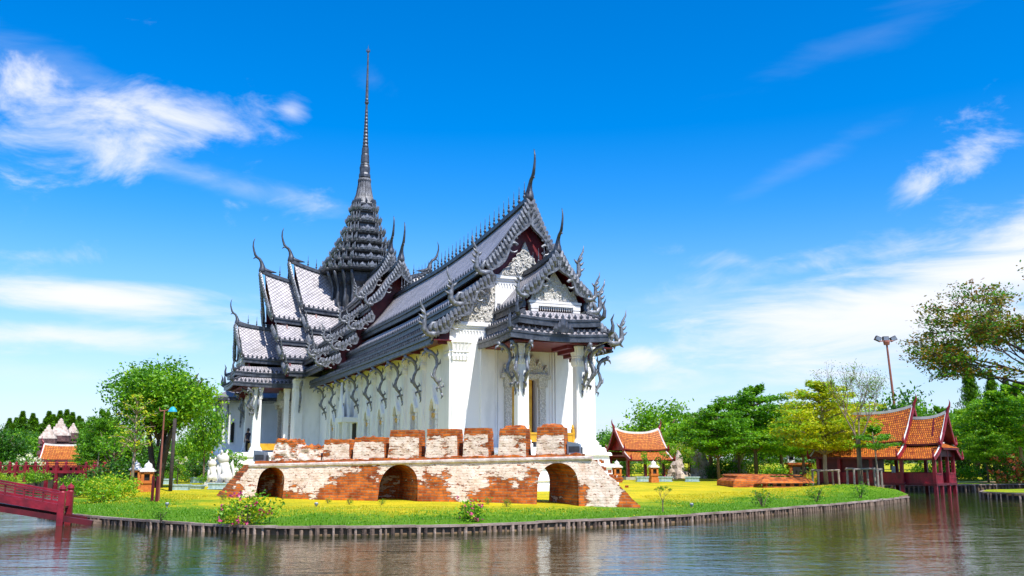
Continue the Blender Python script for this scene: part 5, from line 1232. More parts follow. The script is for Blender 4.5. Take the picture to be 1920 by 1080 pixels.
# near red bridge
def bridge(name, A, B, lab, rail_h, girder, posts, mat, lower=None, span=.35):
    o = empty(name, A, math.atan2((B - A).y, (B - A).x), lab, 'bridge'); L = Vector((B.x - A.x, B.y - A.y, 0)).length; dz = B.z - A.z
    def Z(x): return dz * x / L
    m = MB()
    for y in (-.42, .42): m.beam((0, y, 0), (L, y, dz), .10, girder)
    m.build('girder', M(mat), o)
    m = MB(); m.beam((0, 0, .02), (L, 0, dz + .02), .76, .05); m.build('deck', M('red_dark'), o)
    if lower:
        m = MB()
        for y in (-.4, .4): m.beam((-.75, y, -.36), (L, y, dz - .36), .16, .13)
        m.build('lower_beam', M('red_dark'), o)
    for y in (-.42, .42):
        m = MB(); t = girder / 2
        m.beam((0, y, t + rail_h), (L, y, dz + t + rail_h), .07, .05); m.beam((0, y, t + rail_h * .5), (L, y, dz + t + rail_h * .5), .03, .025) if lower else None
        n = int(L / span)
        for i in range(1, n): x = L * i / n; m.cbox((x, y), .035, .035, Z(x) + t, Z(x) + t + rail_h)
        m.build('railing', M(mat), o)
        for x in posts:
            p = MB(); p.cbox((x, y), .15, .15, -A.z - .4, Z(x) + t + rail_h + .05); z = Z(x) + t + rail_h + .05
            p.lathe([(.085, z), (.06, z + .03), (.09, z + .08), (.08, z + .14), (.02, z + .18), (.005, z + .24)], (x, y), 8); p.build('post', M(mat), o)
    return o
bridge('red_bridge', Vector((-11.3, 24.75, .40)), Vector((-18.2, 23.3, 1.75)), 'dark red wooden footbridge with open railing landing on the lawn at the lower left', .25, .2, (0, 3.4, 6.6), 'red_paint', True, .42)
bridge('red_walkway', Vector((-22.6, 54.5, .93)), Vector((-29.6, 55.5, .93)), 'dark red walkway bridge with capped posts behind the nearer bridge', .26, .14, (.5, 1.15, 2.9, 3.5, 4.8, 5.4, 6.4), 'red_paint', None, .3)
st = MB(); st.box(-.3, .2, -.4, .4, -.6, .1); tag(st.build('bridge_abutment', M('post_wood'), None, False, (-10.55, 25.1, 0)), 'brown timber block where the near red bridge meets the bank', 'abutment')

# stone towers and tiled houses at far left
def stone_tower(px, ytop, Y, w, lab, hb):
    t = on_y(px, ytop, Y); o = empty('stone_tower', (t.x, Y, .3), R(20), lab, 'stone tower', 'old stone towers'); H = t.z - .3; h = w / 2
    m = MB(); z0 = H - w * .95; m.box(-h, h, -h, h, -.2, z0 * .5, 0, .06, .06); m.box(-h * .9, h * .9, -h * .9, h * .9, z0 * .5, z0 * .85, 0, .05, .05); m.box(-h * 1.02, h * 1.02, -h * 1.02, h * 1.02, z0 * .85, z0)
    for k in range(5): m.box(-h * 1.08, h * 1.08, -h * 1.08, h * 1.08, z0 * (.2 + .14 * k), z0 * (.2 + .14 * k) + .12)
    m.build('body', M('stone_dark'), o)
    c = MB(); n = 5
    for k in range(n):
        a = h * 1.05 * (1 - k / n * .92); za = z0 + w * .8 * k / n; c.box(-a, a, -a, a, za + .002, za + w * .8 / n, 0, a * .05, a * .05)
    c.lathe([(h * .2, z0 + w * .8), (h * .22, z0 + w * .86), (.01, z0 + w * .95)], n=7); c.build('cap', M('stone_white'), o)
stone_tower(115, 784, 84, 1.6, 'tallest dark stone tower with a white stepped cap at the far left', 0); stone_tower(92, 796, 82, 1.25, 'dark stone tower with a white stepped cap left of the tallest one', 0); stone_tower(138, 793, 86, .95, 'small stone tower with white cap right of the tallest one', 0)
wl = on_y(93, 850, 80); o = empty('stone_gate_wall', (wl.x, 80, .3), R(20), 'dark weathered stone wall stepping down below the white capped towers', 'stone wall'); m = MB(); m.box(-.9, 2.6, -.3, .5, -.2, 2.0); m.box(-1.3, -.9, -.3, .5, -.2, 1.2); m.box(-1.6, -1.3, -.3, .5, -.2, .7)
for k in range(5): m.box(-.95, 2.65, -.36, -.3, .2 + .38 * k, .3 + .38 * k)
m.build('masonry', M('stone_dark'), o); m = MB(); m.box(-1.9, .2, -.9, -.5, -.1, .35); m.build('base', M('stone_white'), o)
def tiled_house(px, py, Y, L, w, H, lab, rz):
    p = on_y(px, py, Y); o = empty('tiled_house', (p.x, Y, .35), R(rz), lab, 'house', 'orange roofed houses at the left'); e = H * .45
    thai_roof(o, -L / 2, L / 2, [(0, H, w * .6, e + .25), (w * .55, e + .12, w, e - .25)], .1, OTB)
    m = MB(); m.box(-L / 2 + .2, L / 2 - .2, -w * .75, w * .75, -.1, e); m.build('wall', M('red_dark'), o)
    m = MB()
    for k in range(3): x = lerp(-L / 2 + .5, L / 2 - .5, (k + .5) / 3); m.box(x - .2, x + .2, -w * .76, -w * .75 + .003, e * .3, e * .8)
    m.build('window', M('dark_interior'), o)
tiled_house(122, 850, 70, 2.9, 1.7, 2.25, 'house with bright orange tiled roof in front of the stone towers', 10); tiled_house(195, 860, 72, 3.2, 1.6, 1.6, 'low house with orange tiled roof behind the young trees left of the big tree', 8)
tiled_house(400, 850, 95, 3.5, 1.8, 2.1, 'orange roofed house glimpsed between the big tree and the palace', 5)

# flood light mast
lm = on_y(1672, 745, 105); mt = on_y(1662, 640, 105); o = empty('light_mast', (lm.x + .6, 105, .3), 0, 'tall reddish mast with three flood lights rising over the trees', 'light mast')
top = Vector((mt.x - o.location.x, 0, mt.z - .3)); m = MB(); m.tube([(0, 0, -.2), top * .5, top], [.2, .15, .11], 8); m.tube([top + Vector((0, 0, -.4)), top + Vector((0, 0, -.1)), top + Vector((0, 0, .1))], [.32, .38, .3], 8); m.tube([top + Vector((-.8, 0, .0)), top + Vector((.8, 0, .05))], .06, 5); m.build('pole', M('rust_pole'), o)
for dx, ra_ in ((-.85, 25), (0, 0), (.85, -25)):
    m = MB(); c = top + Vector((dx, 0, .3)); a = R(ra_); ax = Vector((math.cos(a), 0, -math.sin(a))); az = Vector((math.sin(a), 0, math.cos(a)))
    m.plate([c - ax * .34 - az * .24, c + ax * .34 - az * .24, c + ax * .30 + az * .26, c - ax * .30 + az * .26], (0, .4, 0), 1); m.plate([c - ax * .28 - az * .19 - Vector((0, .02, 0)), c + ax * .28 - az * .19 - Vector((0, .02, 0)), c + ax * .26 + az * .2 - Vector((0, .02, 0)), c - ax * .26 + az * .2 - Vector((0, .02, 0))], (0, .015, 0), 1, 1); m.build('flood_lamp', M('bark_dark', 'steel'), o)
# red post with blue and white lamps among the trees
p = on_y(1836, 888, 74); o = empty('red_lamp_post', (p.x, 74, .3), 0, 'red post with crossed arms and a blue and a white lamp among trees', 'lamp post'); zt = on_y(1836, 776, 74).z - .3
m = MB(); m.tube([(0, 0, -.1), (0, 0, zt)], [.13, .09], 7); m.beam((-.75, 0, zt - .5), (.75, 0, zt - .45), .14, .16); m.beam((-.35, 0, zt - .95), (.5, 0, zt - .75), .12, .14); m.build('pole', M('red_paint'), o)
m = MB(); m.lathe([(.02, zt - .48), (.28, zt - .62), (.26, zt - .76), (.1, zt - .8)], (.95, -.1), 8); m.build('lamp_shade', M('blue_lamp'), o)
m = MB(); m.lathe([(.02, zt - .6), (.2, zt - .7), (.18, zt - .82)], (-.85, -.1), 8); m.build('lamp_shade', M('white_trim'), o)

# timber guards round three young trees
def guard(px, Y, w, n, lab):
    x = (px - 960) / 1818 * Y; p = Vector((x, Y, lawn_z(x, Y))); o = empty('tree_guard', p, R(8), lab, 'tree guard', 'timber guards round young trees'); h = .74; pts = [(-w / 2, -.3), (w / 2, -.3), (w / 2, .3), (-w / 2, .3)] if n == 4 else [(-w / 2, -.15), (w / 2, .15)]
    for x, y in pts: m = MB(); m.tube([(x, y, -.15), (x * .96, y, h)], [.05, .045], 7); m.build('stake', M('grey_timber'), o)
    m = MB()
    for i in range(len(pts)):
        a, b = pts[i], pts[(i + 1) % len(pts)]; m.tube([(a[0] * 1.08, a[1], h - .02), (b[0] * 1.08, b[1], h + .02)], .042, 6)
    m.build('rail', M('grey_timber'), o)
guard(1546, 45.4, 1.02, 4, 'timber guard round the yellow green tree nearest the brick foundation'); guard(1612, 41.6, .95, 4, 'timber guard round the bare branched tree before the red pavilion'); guard(1647, 40.8, .34, 2, 'narrow timber prop of two stakes and a rail by the slim leaning tree')

# rocks, low wall, sign, brick kiosk beyond the lawn
def rock(px, py, Y, h, lab, seed):
    p = on_y(px, py, Y); rnd = random.Random(seed); mb = MB(); nb = 9
    rings = []
    for k in range(nb):
        f = k / (nb - 1); r = h * .28 * (1 - f) ** .7 + .04; cx = .1 * h * noise.noise(Vector((seed, f * 3, 0))); rings.append([(cx + r * (1 + .55 * noise.noise(Vector((math.cos(a) * 1.5 + seed, math.sin(a) * 1.5, f * 5)))) * math.cos(a), r * (1 + .5 * noise.noise(Vector((math.cos(a) * 1.5, math.sin(a) * 1.5 + seed, f * 5)))) * math.sin(a), f * h) for a in [2 * math.pi * i / 10 for i in range(10)]])
    mb.loft(rings)
    for q in range(4):
        a = rnd.uniform(0, 6.28); mb.lathe([(.02, 0), (h * .2, h * .05), (h * .16, h * .2), (.02, h * .3)], (h * .35 * math.cos(a), h * .35 * math.sin(a)), 7)
    tag(mb.build('garden_rock', M('rock_pale'), None, False, (p.x, Y, .32)), lab, 'rock', 'pale garden rocks')
rock(1272, 880, 64, 1.9, 'pale upright garden rock right of the open pavilion', 1); rock(1312, 880, 66, 2.6, 'pale garden rock under the drooping palm', 2); rock(1386, 875, 66, 2.2, 'pale garden rock leaning between the thin tree trunks', 3); rock(1258, 888, 63, 1.0, 'low pale garden rock beside the planter', 4)
p = at_lawn(1315, 893); m = MB(); m.box(-2.2, 2.4, -.2, .2, -.1, .42, 0, .05, .05); m.box(-2.25, 2.45, -.25, .25, .42, .5); tag(m.build('low_brick_wall', M('bare_brick'), None, False, (p.x, p.y + 4, .35), R(2)), 'low brown brick wall behind the planters beyond the lawn', 'wall')
p = on_y(1484, 885, 62); o = empty('sign_post', (p.x, 62, .3), 0, 'tall narrow white sign pillar among the trees', 'sign'); m = MB(); m.box(-.22, .22, -.1, .1, -.1, 1.75); m.build('pillar', M('white_trim'), o); m = MB(); m.box(-.14, .14, -.118, -.1, 1.3, 1.6); m.build('emblem', M('dark_interior'), o)
p = on_y(1500, 885, 60); o = empty('brick_kiosk', (p.x, 60, .3), R(-5), 'small brick kiosk with a dark opening beside the white sign pillar', 'kiosk'); m = MB(); m.box(-.7, .9, -.4, .6, -.1, 1.0); m.box(-.8, 1.0, -.5, .7, 1.0, 1.12); m.build('wall', M('bare_brick'), o); m = MB(); m.box(-.5, .45, -.43, -.38, .2, .9); m.build('opening', M('dark_interior'), o)
p = at_lawn(1570, 905); m = MB(); m.box(-1.4, 1.2, -.4, .6, -.1, .18); m.box(-1.25, 1.05, -.2, .6, .18, .42, 0, .1, .12); tag(m.build('brick_bench', M('bare_brick'), None, False, (p.x, p.y + 1.6, .4), R(3)), 'low brick platform behind the guarded yellow green tree', 'brick platform')

# person on the palace porch, back turned, hand raised to the face
def person():
    a = ORG + Vector((math.cos(PHI), math.sin(PHI), 0)) * -7.75 + Vector((-math.sin(PHI), math.cos(PHI), 0)) * 34.9
    o = empty('person', (a.x, a.y, 2.1), R(150), 'person in dark navy shirt on the porch, one hand raised to the face', 'person')
    def skin(name, pts, edges, mat, par, sub=2):
        me = bpy.data.meshes.new(name); me.from_pydata([p[:3] for p in pts], edges, []); b = bpy.data.objects.new(name, me); COL.objects.link(b)
        sm = b.modifiers.new('skin', 'SKIN'); ss = b.modifiers.new('sub', 'SUBSURF'); ss.levels = ss.render_levels = sub
        for v, p in zip(me.skin_vertices[0].data, pts): r = p[3]; v.radius = r if isinstance(r, tuple) else (r, r)
        me.skin_vertices[0].data[0].use_root = True; me.materials.append(MATS[mat]); b.parent = par; return b
    # body: pelvis root, legs, spine, neck, head, arms (faces +x)
    P = [(0, 0, .84, (.13, .10)), (0, 0, 1.0, (.12, .09)), (0, 0, 1.2, (.15, .10)), (0, 0, 1.33, (.13, .09)), (.01, 0, 1.42, .05), (.02, 0, 1.50, .075), (.02, 0, 1.60, .085), (.02, 0, 1.67, .05),
         (0, .09, .78, .085), (.02, .10, .45, .06), (0, .10, .08, .042), (.10, .11, .03, .035), (0, -.09, .78, .085), (.01, -.10, .45, .06), (-.01, -.10, .08, .042), (.10, -.11, .03, .035),
         (0, .19, 1.32, .05), (.02, .24, 1.06, .042), (.10, .22, .85, .032), (.13, .22, .77, .03), (0, -.19, 1.32, .05), (.14, -.25, 1.10, .042), (.17, -.10, 1.36, .032), (.15, -.04, 1.47, .03)]
    E_ = [(0, 1), (1, 2), (2, 3), (3, 4), (4, 5), (5, 6), (6, 7), (0, 8), (8, 9), (9, 10), (10, 11), (0, 12), (12, 13), (13, 14), (14, 15), (3, 16), (16, 17), (17, 18), (18, 19), (3, 20), (20, 21), (21, 22), (22, 23)]
    b = skin('body', P, E_, 'skin_tone', o)
    for hx, hy, hz, dr in ((.13, .22, .77, Vector((.15, 0, -1))), (.15, -.04, 1.47, Vector((-.3, .5, .8)))):
        dr.normalize(); sdv = Vector((0, 1, 0)) if dr.z < 0 else Vector((1, .6, 0)).normalized()
        for k in range(4):
            base = Vector((hx, hy, hz)) + sdv * (.016 * (k - 1.5)); L = (.065, .075, .07, .055)[k]; skin('finger', [(*base, .009), (*(base + dr * L * .5 + Vector((.006, 0, 0))), .0085), (*(base + dr * L + Vector((.016, 0, 0))), .007)], [(0, 1), (1, 2)], 'skin_tone', b, 1)
        base = Vector((hx, hy, hz)) - sdv * .03 - dr * .02; skin('thumb', [(*base, .011), (*(base - sdv * .02 + dr * .03), .009), (*(base - sdv * .022 + dr * .055), .007)], [(0, 1), (1, 2)], 'skin_tone', b, 1)
    skin('shirt', [(0, 0, .86, (.155, .125)), (0, 0, 1.0, (.145, .115)), (0, 0, 1.2, (.175, .125)), (0, 0, 1.35, (.14, .10)), (0, .19, 1.33, .068), (.01, .225, 1.18, .062), (0, -.19, 1.33, .068), (.07, -.225, 1.2, .062)], [(0, 1), (1, 2), (2, 3), (3, 4), (4, 5), (3, 6), (6, 7)], 'shirt_navy', o)
    skin('trousers', [(0, 0, .88, (.145, .115)), (0, .09, .76, .105), (.02, .10, .45, .08), (0, .10, .09, .068), (0, -.09, .76, .105), (.01, -.10, .45, .08), (-.01, -.10, .09, .068)], [(0, 1), (1, 2), (2, 3), (0, 4), (4, 5), (5, 6)], 'trousers_dark', o)
    h = MB(); h.lathe([(.06, 1.49), (.095, 1.55), (.102, 1.62), (.085, 1.69), (.04, 1.725), (.002, 1.73)], (-.005, 0), 12); h.build('hair', M('hair_black'), o, True)
    f = MB(); f.tube([(.10, 0, 1.60), (.125, 0, 1.565), (.10, 0, 1.555)], [.012, .016, .01], 5); f.build('nose', M('skin_tone'), b, True)
person()
# ------------------------------------------------------------------ vegetation
def leaves_obj(name, C, size, mats, parent, clump=None, up=.3, aspect=.5, droop=None, seed=0, flat=0.0):
    """leaf sized faces at the points C; each clump takes one of the given greens"""
    r = np.random.default_rng(seed); C = np.asarray(C, dtype=np.float64); n = len(C)
    sz = size * r.uniform(.65, 1.35, n)[:, None]
    nrm = r.normal(size=(n, 3)); nrm[:, 2] = np.abs(nrm[:, 2]) + up; nrm[:, :2] *= (1 - flat); nrm /= np.linalg.norm(nrm, axis=1)[:, None]
    L = r.normal(size=(n, 3))
    if droop is not None: L = L * .35 + np.asarray(droop)
    L -= nrm * (L * nrm).sum(1)[:, None]; L /= np.linalg.norm(L, axis=1)[:, None] + 1e-9; W = np.cross(nrm, L)
    V = np.empty((n, 4, 3)); V[:, 0] = C - L * sz * .5; V[:, 1] = C + W * sz * aspect * .5 - L * sz * .05 - nrm * sz * .08; V[:, 2] = C + L * sz * .5 - nrm * sz * .12; V[:, 3] = C - W * sz * aspect * .5 - L * sz * .05 - nrm * sz * .08
    me = bpy.data.meshes.new(name); me.vertices.add(n * 4); me.vertices.foreach_set('co', V.ravel())
    me.loops.add(n * 4); me.loops.foreach_set('vertex_index', np.arange(n * 4, dtype=np.int32)); me.polygons.add(n); me.polygons.foreach_set('loop_start', np.arange(0, n * 4, 4, dtype=np.int32))
    for mname in mats: me.materials.append(MATS[mname])
    if clump is None: clump = r.integers(0, 10 ** 6, n)
    pick = (np.asarray(clump) * 7919 + 13) % len(mats); rnd_ = r.random(n) < .15; pick = np.where(rnd_, r.integers(0, len(mats), n), pick)
    me.polygons.foreach_set('material_index', pick.astype(np.int32)); me.update(); me.validate()
    o = bpy.data.objects.new(name, me); COL.objects.link(o); o.parent = parent; return o
def clumped(blobs, ncl, per, sig, seed, shell=.55):
    """clump centres through the outer part of ellipsoids, leaves gathered about them"""
    r = np.random.default_rng(seed); P = []; K = []; k0 = 0; vol = np.array([b[1][0] * b[1][1] * b[1][2] for b in blobs]) ** .67; vol = vol / vol.sum()
    for (c, rad), f in zip(blobs, vol):
        m = max(2, int(ncl * f)); d = r.normal(size=(m, 3)); d /= np.linalg.norm(d, axis=1)[:, None]; rr = shell + (1 - shell) * r.random(m) ** .6
        cc = np.array(c) + d * rr[:, None] * np.array(rad)
        for q in cc:
            n = int(per * r.uniform(.5, 1.5)); g = r.normal(size=(n, 3)) * sig * r.uniform(.7, 1.35); g[:, 2] *= .75; P.append(q + g); K += [k0] * n; k0 += 1
    return np.concatenate(P), np.array(K)
def trunk_obj(par, h, r0, mat, branches=(), name='trunk', lean=0.0, seed=0, stems=1):
    mb = MB(); rnd = random.Random(seed)
    for s in range(stems):
        a = rnd.uniform(0, 6.28); off = .0 if stems == 1 else r0 * 1.2; sp = lean if stems == 1 else rnd.uniform(.15, .35) * h
        pts = [(off * math.cos(a) + sp * f * f * math.cos(a) + rnd.uniform(-.03, .03) * h * .3, off * math.sin(a) + sp * f * f * math.sin(a) + rnd.uniform(-.03, .03) * h * .3, h * f - (.15 if f == 0 else 0)) for f in (0, .2, .45, .7, 1)]
        mb.tube(pts, [r0 * 1.25, r0, r0 * .85, r0 * .65, r0 * .3], 7)
    for b in branches: mb.tube([p[:3] for p in b], [p[3] for p in b], 5)
    return mb.build(name, M(mat), par, True)
def round_tree(name, mats, H, rx, rz, cl, per, leaf, seed, bark='bark', stems=1, trunkf=.4, lobes=7, lowcut=.16):
    o = empty(name, (0, 0, 0)); rnd = random.Random(seed); zc = H - rz; bl = [((0, 0, zc), (rx * .8, rx * .8, rz * .85))]
    for k in range(lobes):
        a = 2 * math.pi * k / lobes + rnd.uniform(-.4, .4); q = rnd.uniform(.4, .62); s = rnd.uniform(.34, .52); bl.append(((rx * q * math.cos(a), rx * q * math.sin(a), zc + rz * rnd.uniform(-.55, .55)), (rx * s, rx * s, rz * s)))
    P, K = clumped(bl, cl, per, leaf * 1.5, seed); ok = P[:, 2] > H * lowcut; P = P[ok]; K = K[ok]
    br = []
    for k in range(9):
        a = rnd.uniform(0, 6.28); z0 = H * rnd.uniform(.3, .5); br.append([(0, 0, z0, H * .014), (rx * .3 * math.cos(a), rx * .3 * math.sin(a), z0 + H * .14, H * .01), (rx * .7 * math.cos(a), rx * .7 * math.sin(a), zc + rz * rnd.uniform(-.1, .6), H * .004)])
    trunk_obj(o, zc + rz * .4, H * .022, bark, br, seed=seed, stems=stems); leaves_obj('crown', P, leaf, mats, o, K, .25, .5, seed=seed); return o
def layered_tree(name, mats, H, R_, leaf, seed, tiers=7, z0f=.42, bark='bark', npad=7, per=60, lean=0.0, top=.55, thick=.06):
    """whorls of level branches carrying flat sprays"""
    o = empty(name, (0, 0, 0)); rnd = random.Random(seed); r = np.random.default_rng(seed); P = []; K = []; br = []; k0 = 0
    for t in range(tiers):
        f = t / max(1, tiers - 1); z = H * lerp(z0f, .95, f); Rt = R_ * (lerp(1, top, f ** 1.5) if f > .25 else lerp(.75, 1, f / .25)) * (.4 if t == tiers - 1 else 1) * rnd.uniform(.85, 1.1); nb = rnd.randint(4, 6); a0 = rnd.uniform(0, 6.28)
        for b in range(nb):
            a = a0 + 2 * math.pi * b / nb + rnd.uniform(-.3, .3); L = Rt * rnd.uniform(.75, 1.08); rise = H * rnd.uniform(.02, .10)
            br.append([(0, 0, z - H * .05, H * .008), (L * .5 * math.cos(a), L * .5 * math.sin(a), z + rise * .6, H * .005), (L * math.cos(a), L * math.sin(a), z + rise, H * .002)])
            for q in range(npad):
                s = lerp(.22, 1.0, (q + rnd.random()) / npad); sp = L * .14 * (1.1 - abs(s - .6)); pa = a + rnd.uniform(-.32, .32) * (1.1 - s * .4)
                c = np.array([L * s * math.cos(pa), L * s * math.sin(pa), z + rise * s + H * rnd.uniform(-.015, .022)]); n = int(per * rnd.uniform(.6, 1.3)); g = r.normal(size=(n, 3)) * np.array([sp, sp, H * thick * .25]); P.append(c + g); K += [k0] * n; k0 += 1
    P = np.concatenate(P); trunk_obj(o, H * .95, H * .017, bark, br, seed=seed, lean=lean); leaves_obj('crown', P, leaf, mats, o, np.array(K), .55, .5, seed=seed, flat=.15); return o
def spire_tree(name, mats, H, R_, n, leaf, seed):
    o = empty(name, (0, 0, 0)); r = np.random.default_rng(seed); f = r.random(n) ** .75; lay = (.9 + .1 * np.sin(f * 46)) * r.uniform(.35, 1.55, n); a = r.uniform(0, 6.28, n); rad = R_ * (1 - f) ** 1.05 * lay * np.sqrt(r.random(n)) + .03
    P = np.stack([rad * np.cos(a) + .06 * R_ * np.sin(f * 5), rad * np.sin(a), H * (.06 + .94 * f) + rad * .25], 1); K = (f * 18).astype(int) * 5 + (a * 1.2).astype(int)
    trunk_obj(o, H * .9, H * .014, 'bark_dark', seed=seed); leaves_obj('crown', P, leaf, mats, o, K, .1, .2, droop=(0, 0, 1.1), seed=seed); return o
def shrub(name, mats, rx, rz, cl, per, leaf, seed, flowers=None, nf=0, fs=.06, shape=None):
    o = empty(name, (0, 0, 0)); rnd = random.Random(seed); bl = [((0, 0, rz * .45), (rx * .8, rx * .55, rz * .55))]
    for k in range(6): a = rnd.uniform(0, 6.28); bl.append(((rx * .55 * math.cos(a), rx * .4 * math.sin(a), rz * rnd.uniform(.3, .75)), (rx * .38, rx * .34, rz * .36)))
    P, K = clumped(shape or bl, cl, per, leaf * 1.3, seed, .35); m_ = P[:, 2] > .01; P = P[m_]; K = K[m_]
    mb = MB()
    for k in range(7): a = rnd.uniform(0, 6.28); mb.tube([(0, 0, -.05), (rx * .25 * math.cos(a), rx * .2 * math.sin(a), rz * .4), (rx * .6 * math.cos(a), rx * .45 * math.sin(a), rz * .85)], [.018, .013, .004], 4)
    mb.build('stem', M('bark'), o); leaves_obj('foliage', P, leaf, mats, o, K, .3, .55, seed=seed)
    if flowers:
        r = np.random.default_rng(seed + 5); Q = P[r.integers(0, len(P), nf)]; c = (Q - np.array([0, 0, rz * .4])); Q = Q + c / (np.linalg.norm(c, axis=1)[:, None] + .01) * leaf * .9
        F = np.repeat(Q, 7, 0) + r.normal(size=(len(Q) * 7, 3)) * fs * .5; leaves_obj('blossom', F, fs, flowers, o, None, .2, .9, seed=seed + 1)
    return o
used = {}
def place(src, loc, s, rz, label, cat=None, group=None, sz=None):
    sc = (s, s, s if sz is None else sz)
    if src not in used:
        used[src] = 1; src.location = loc; src.rotation_euler = (0, 0, rz); src.scale = sc; return tag(src, label, cat or 'tree', group)
    o = copy_tree(src, loc, rz, sc, label, None)
    if cat: o['category'] = cat
    if group: o['group'] = group
    elif 'group' in o: del o['group']
    return o
rt = random.Random(77)
def spot(px, Y): return Vector(((px - 960) / 1818 * Y, Y, lawn_z((px - 960) / 1818 * Y, Y) - .02 if Y < 90 else .3))
def hgt(ytop, Y): return EYE + (862 - ytop) / 1818 * Y - .33
def ftree(src, H0, px, ytop, Y, label, group=None, wide=1.0, cat='tree'):
    h = hgt(ytop, Y); s = h / H0
    return place(src, spot(px, Y), s * wide, rt.uniform(0, 6.28), label, cat, group, s)

# big round tree at the left
big = round_tree('broadleaf_tree', ('leaf_mid', 'leaf_bright', 'leaf_mid', 'leaf_lime', 'leaf_bright'), 6.0, 2.3, 1.85, 430, 46, .17, 11, stems=4, lobes=9, bark='bark_dark', lowcut=.34)
place(big, spot(294, 43.5), 1, 0, 'big round bright green tree at the left of the palace, highest on that side')
# template kinds
A1 = round_tree('broadleaf_tree', ('leaf_mid', 'leaf_mid', 'leaf_dark', 'leaf_bright', 'leaf_bright'), 6, 2.8, 2.5, 170, 30, .30, 21)
A2 = round_tree('broadleaf_tree', ('leaf_bright', 'leaf_mid', 'leaf_lime', 'leaf_mid'), 6, 2.7, 2.3, 150, 30, .30, 22)
A3 = round_tree('broadleaf_tree', ('leaf_dark', 'leaf_dark', 'leaf_mid'), 6, 3.0, 2.6, 150, 28, .33, 23)
L1 = layered_tree('layered_tree', ('leaf_mid', 'leaf_bright', 'leaf_mid', 'leaf_bright'), 6, 3.1, .19, 31, 8, .36, per=58, npad=8)
L2 = layered_tree('layered_tree', ('leaf_bright', 'leaf_lime', 'leaf_bright'), 6, 3.3, .19, 32, 7, .40, per=58, npad=8)
L3 = layered_tree('layered_tree', ('leaf_yellow', 'leaf_yellow', 'leaf_lime', 'leaf_yellow'), 6, 3.0, .17, 33, 8, .36, per=58, npad=8, bark='bark_pale', top=.6)
S1 = spire_tree('casuarina_tree', ('leaf_pine', 'leaf_pine', 'leaf_bright'), 8, 1.7, 6500, .30, 41)
# left
ftree(A1, 6, 186, 768, 56, 'dark leafy tree left of the big round tree', None, .7); ftree(A2, 6, 383, 752, 52, 'yellow green leafy tree tucked between the big tree and the palace', None, .55)
ftree(A2, 6, 362, 812, 66, 'leafy tree behind the black pole'); ftree(A3, 6, 2, 792, 70, 'dark tree cut by the left edge of the photo'); ftree(L1, 6, 190, 778, 47, 'feathery layered tree in front of the dark leafy tree at left', None, .75)
ftree(A3, 6, 250, 805, 64, 'dark tree behind the slender young tree', None, 1.1); ftree(L2, 6, 160, 838, 62, 'low spreading tree in front of the orange tiled house', None, .9)
ftree(A2, 6, 60, 815, 88, 'mid green tree below the pointed casuarinas', None, 1.1); ftree(A1, 6, 20, 825, 84, 'rounded tree at the far left below the casuarinas', None, 1.1)
for k, (px, yt) in enumerate(((18, 796), (33, 772), (50, 801), (64, 785), (80, 790), (96, 778), (106, 771), (116, 769), (130, 774), (150, 786), (5, 806), (40, 790), (72, 795), (122, 782), (26, 784), (57, 776), (88, 772), (101, 783), (140, 781), (160, 790), (10, 785))):
    ftree(S1, 8, px, yt, 128 + (k % 4) * 6, 'pointed dark casuarina in the row behind the stone towers', 'casuarinas behind the stone towers', 1.9)
wf = shrub('flowering_shrub', ('leaf_mid', 'leaf_dark', 'leaf_bright'), 1.9, 1.9, 60, 30, .2, 51, ('petal_white',), 150, .13); place(wf, spot(44, 62) + Vector((0, 0, .05)), .72, 0, 'shrub covered in white blossom left of the stone towers', 'shrub')
wf2 = copy_tree(wf, spot(330, 62), 1.2, .8, 'shrub with white blossom behind the brick lantern pillars')
yt_ = layered_tree('young_tree', ('leaf_lime', 'leaf_bright', 'leaf_yellow'), 3.6, .95, .11, 61, 6, .45, bark='bark_pale', npad=3, per=14); place(yt_, spot(251, 37.0), 1, .4, 'slender young tree with pale trunk and sparse leaves at the left lawn edge')
ft = round_tree('small_tree', ('leaf_mid', 'leaf_bright'), 2.6, .9, .8, 36, 26, .14, 62, bark='bark'); place(ft, spot(213, 41), 1.1, 0, 'small tree with straight brown trunk behind the hedge at left')
sk = MB(); sk.tube([(0, 0, -.1), (.02, 0, 1.6)], [.03, .025], 6); tag(sk.build('stake', M('bark_pale'), None, False, spot(184, 44)), 'pale thin pole standing among the bushes by the red walkway', 'stake')
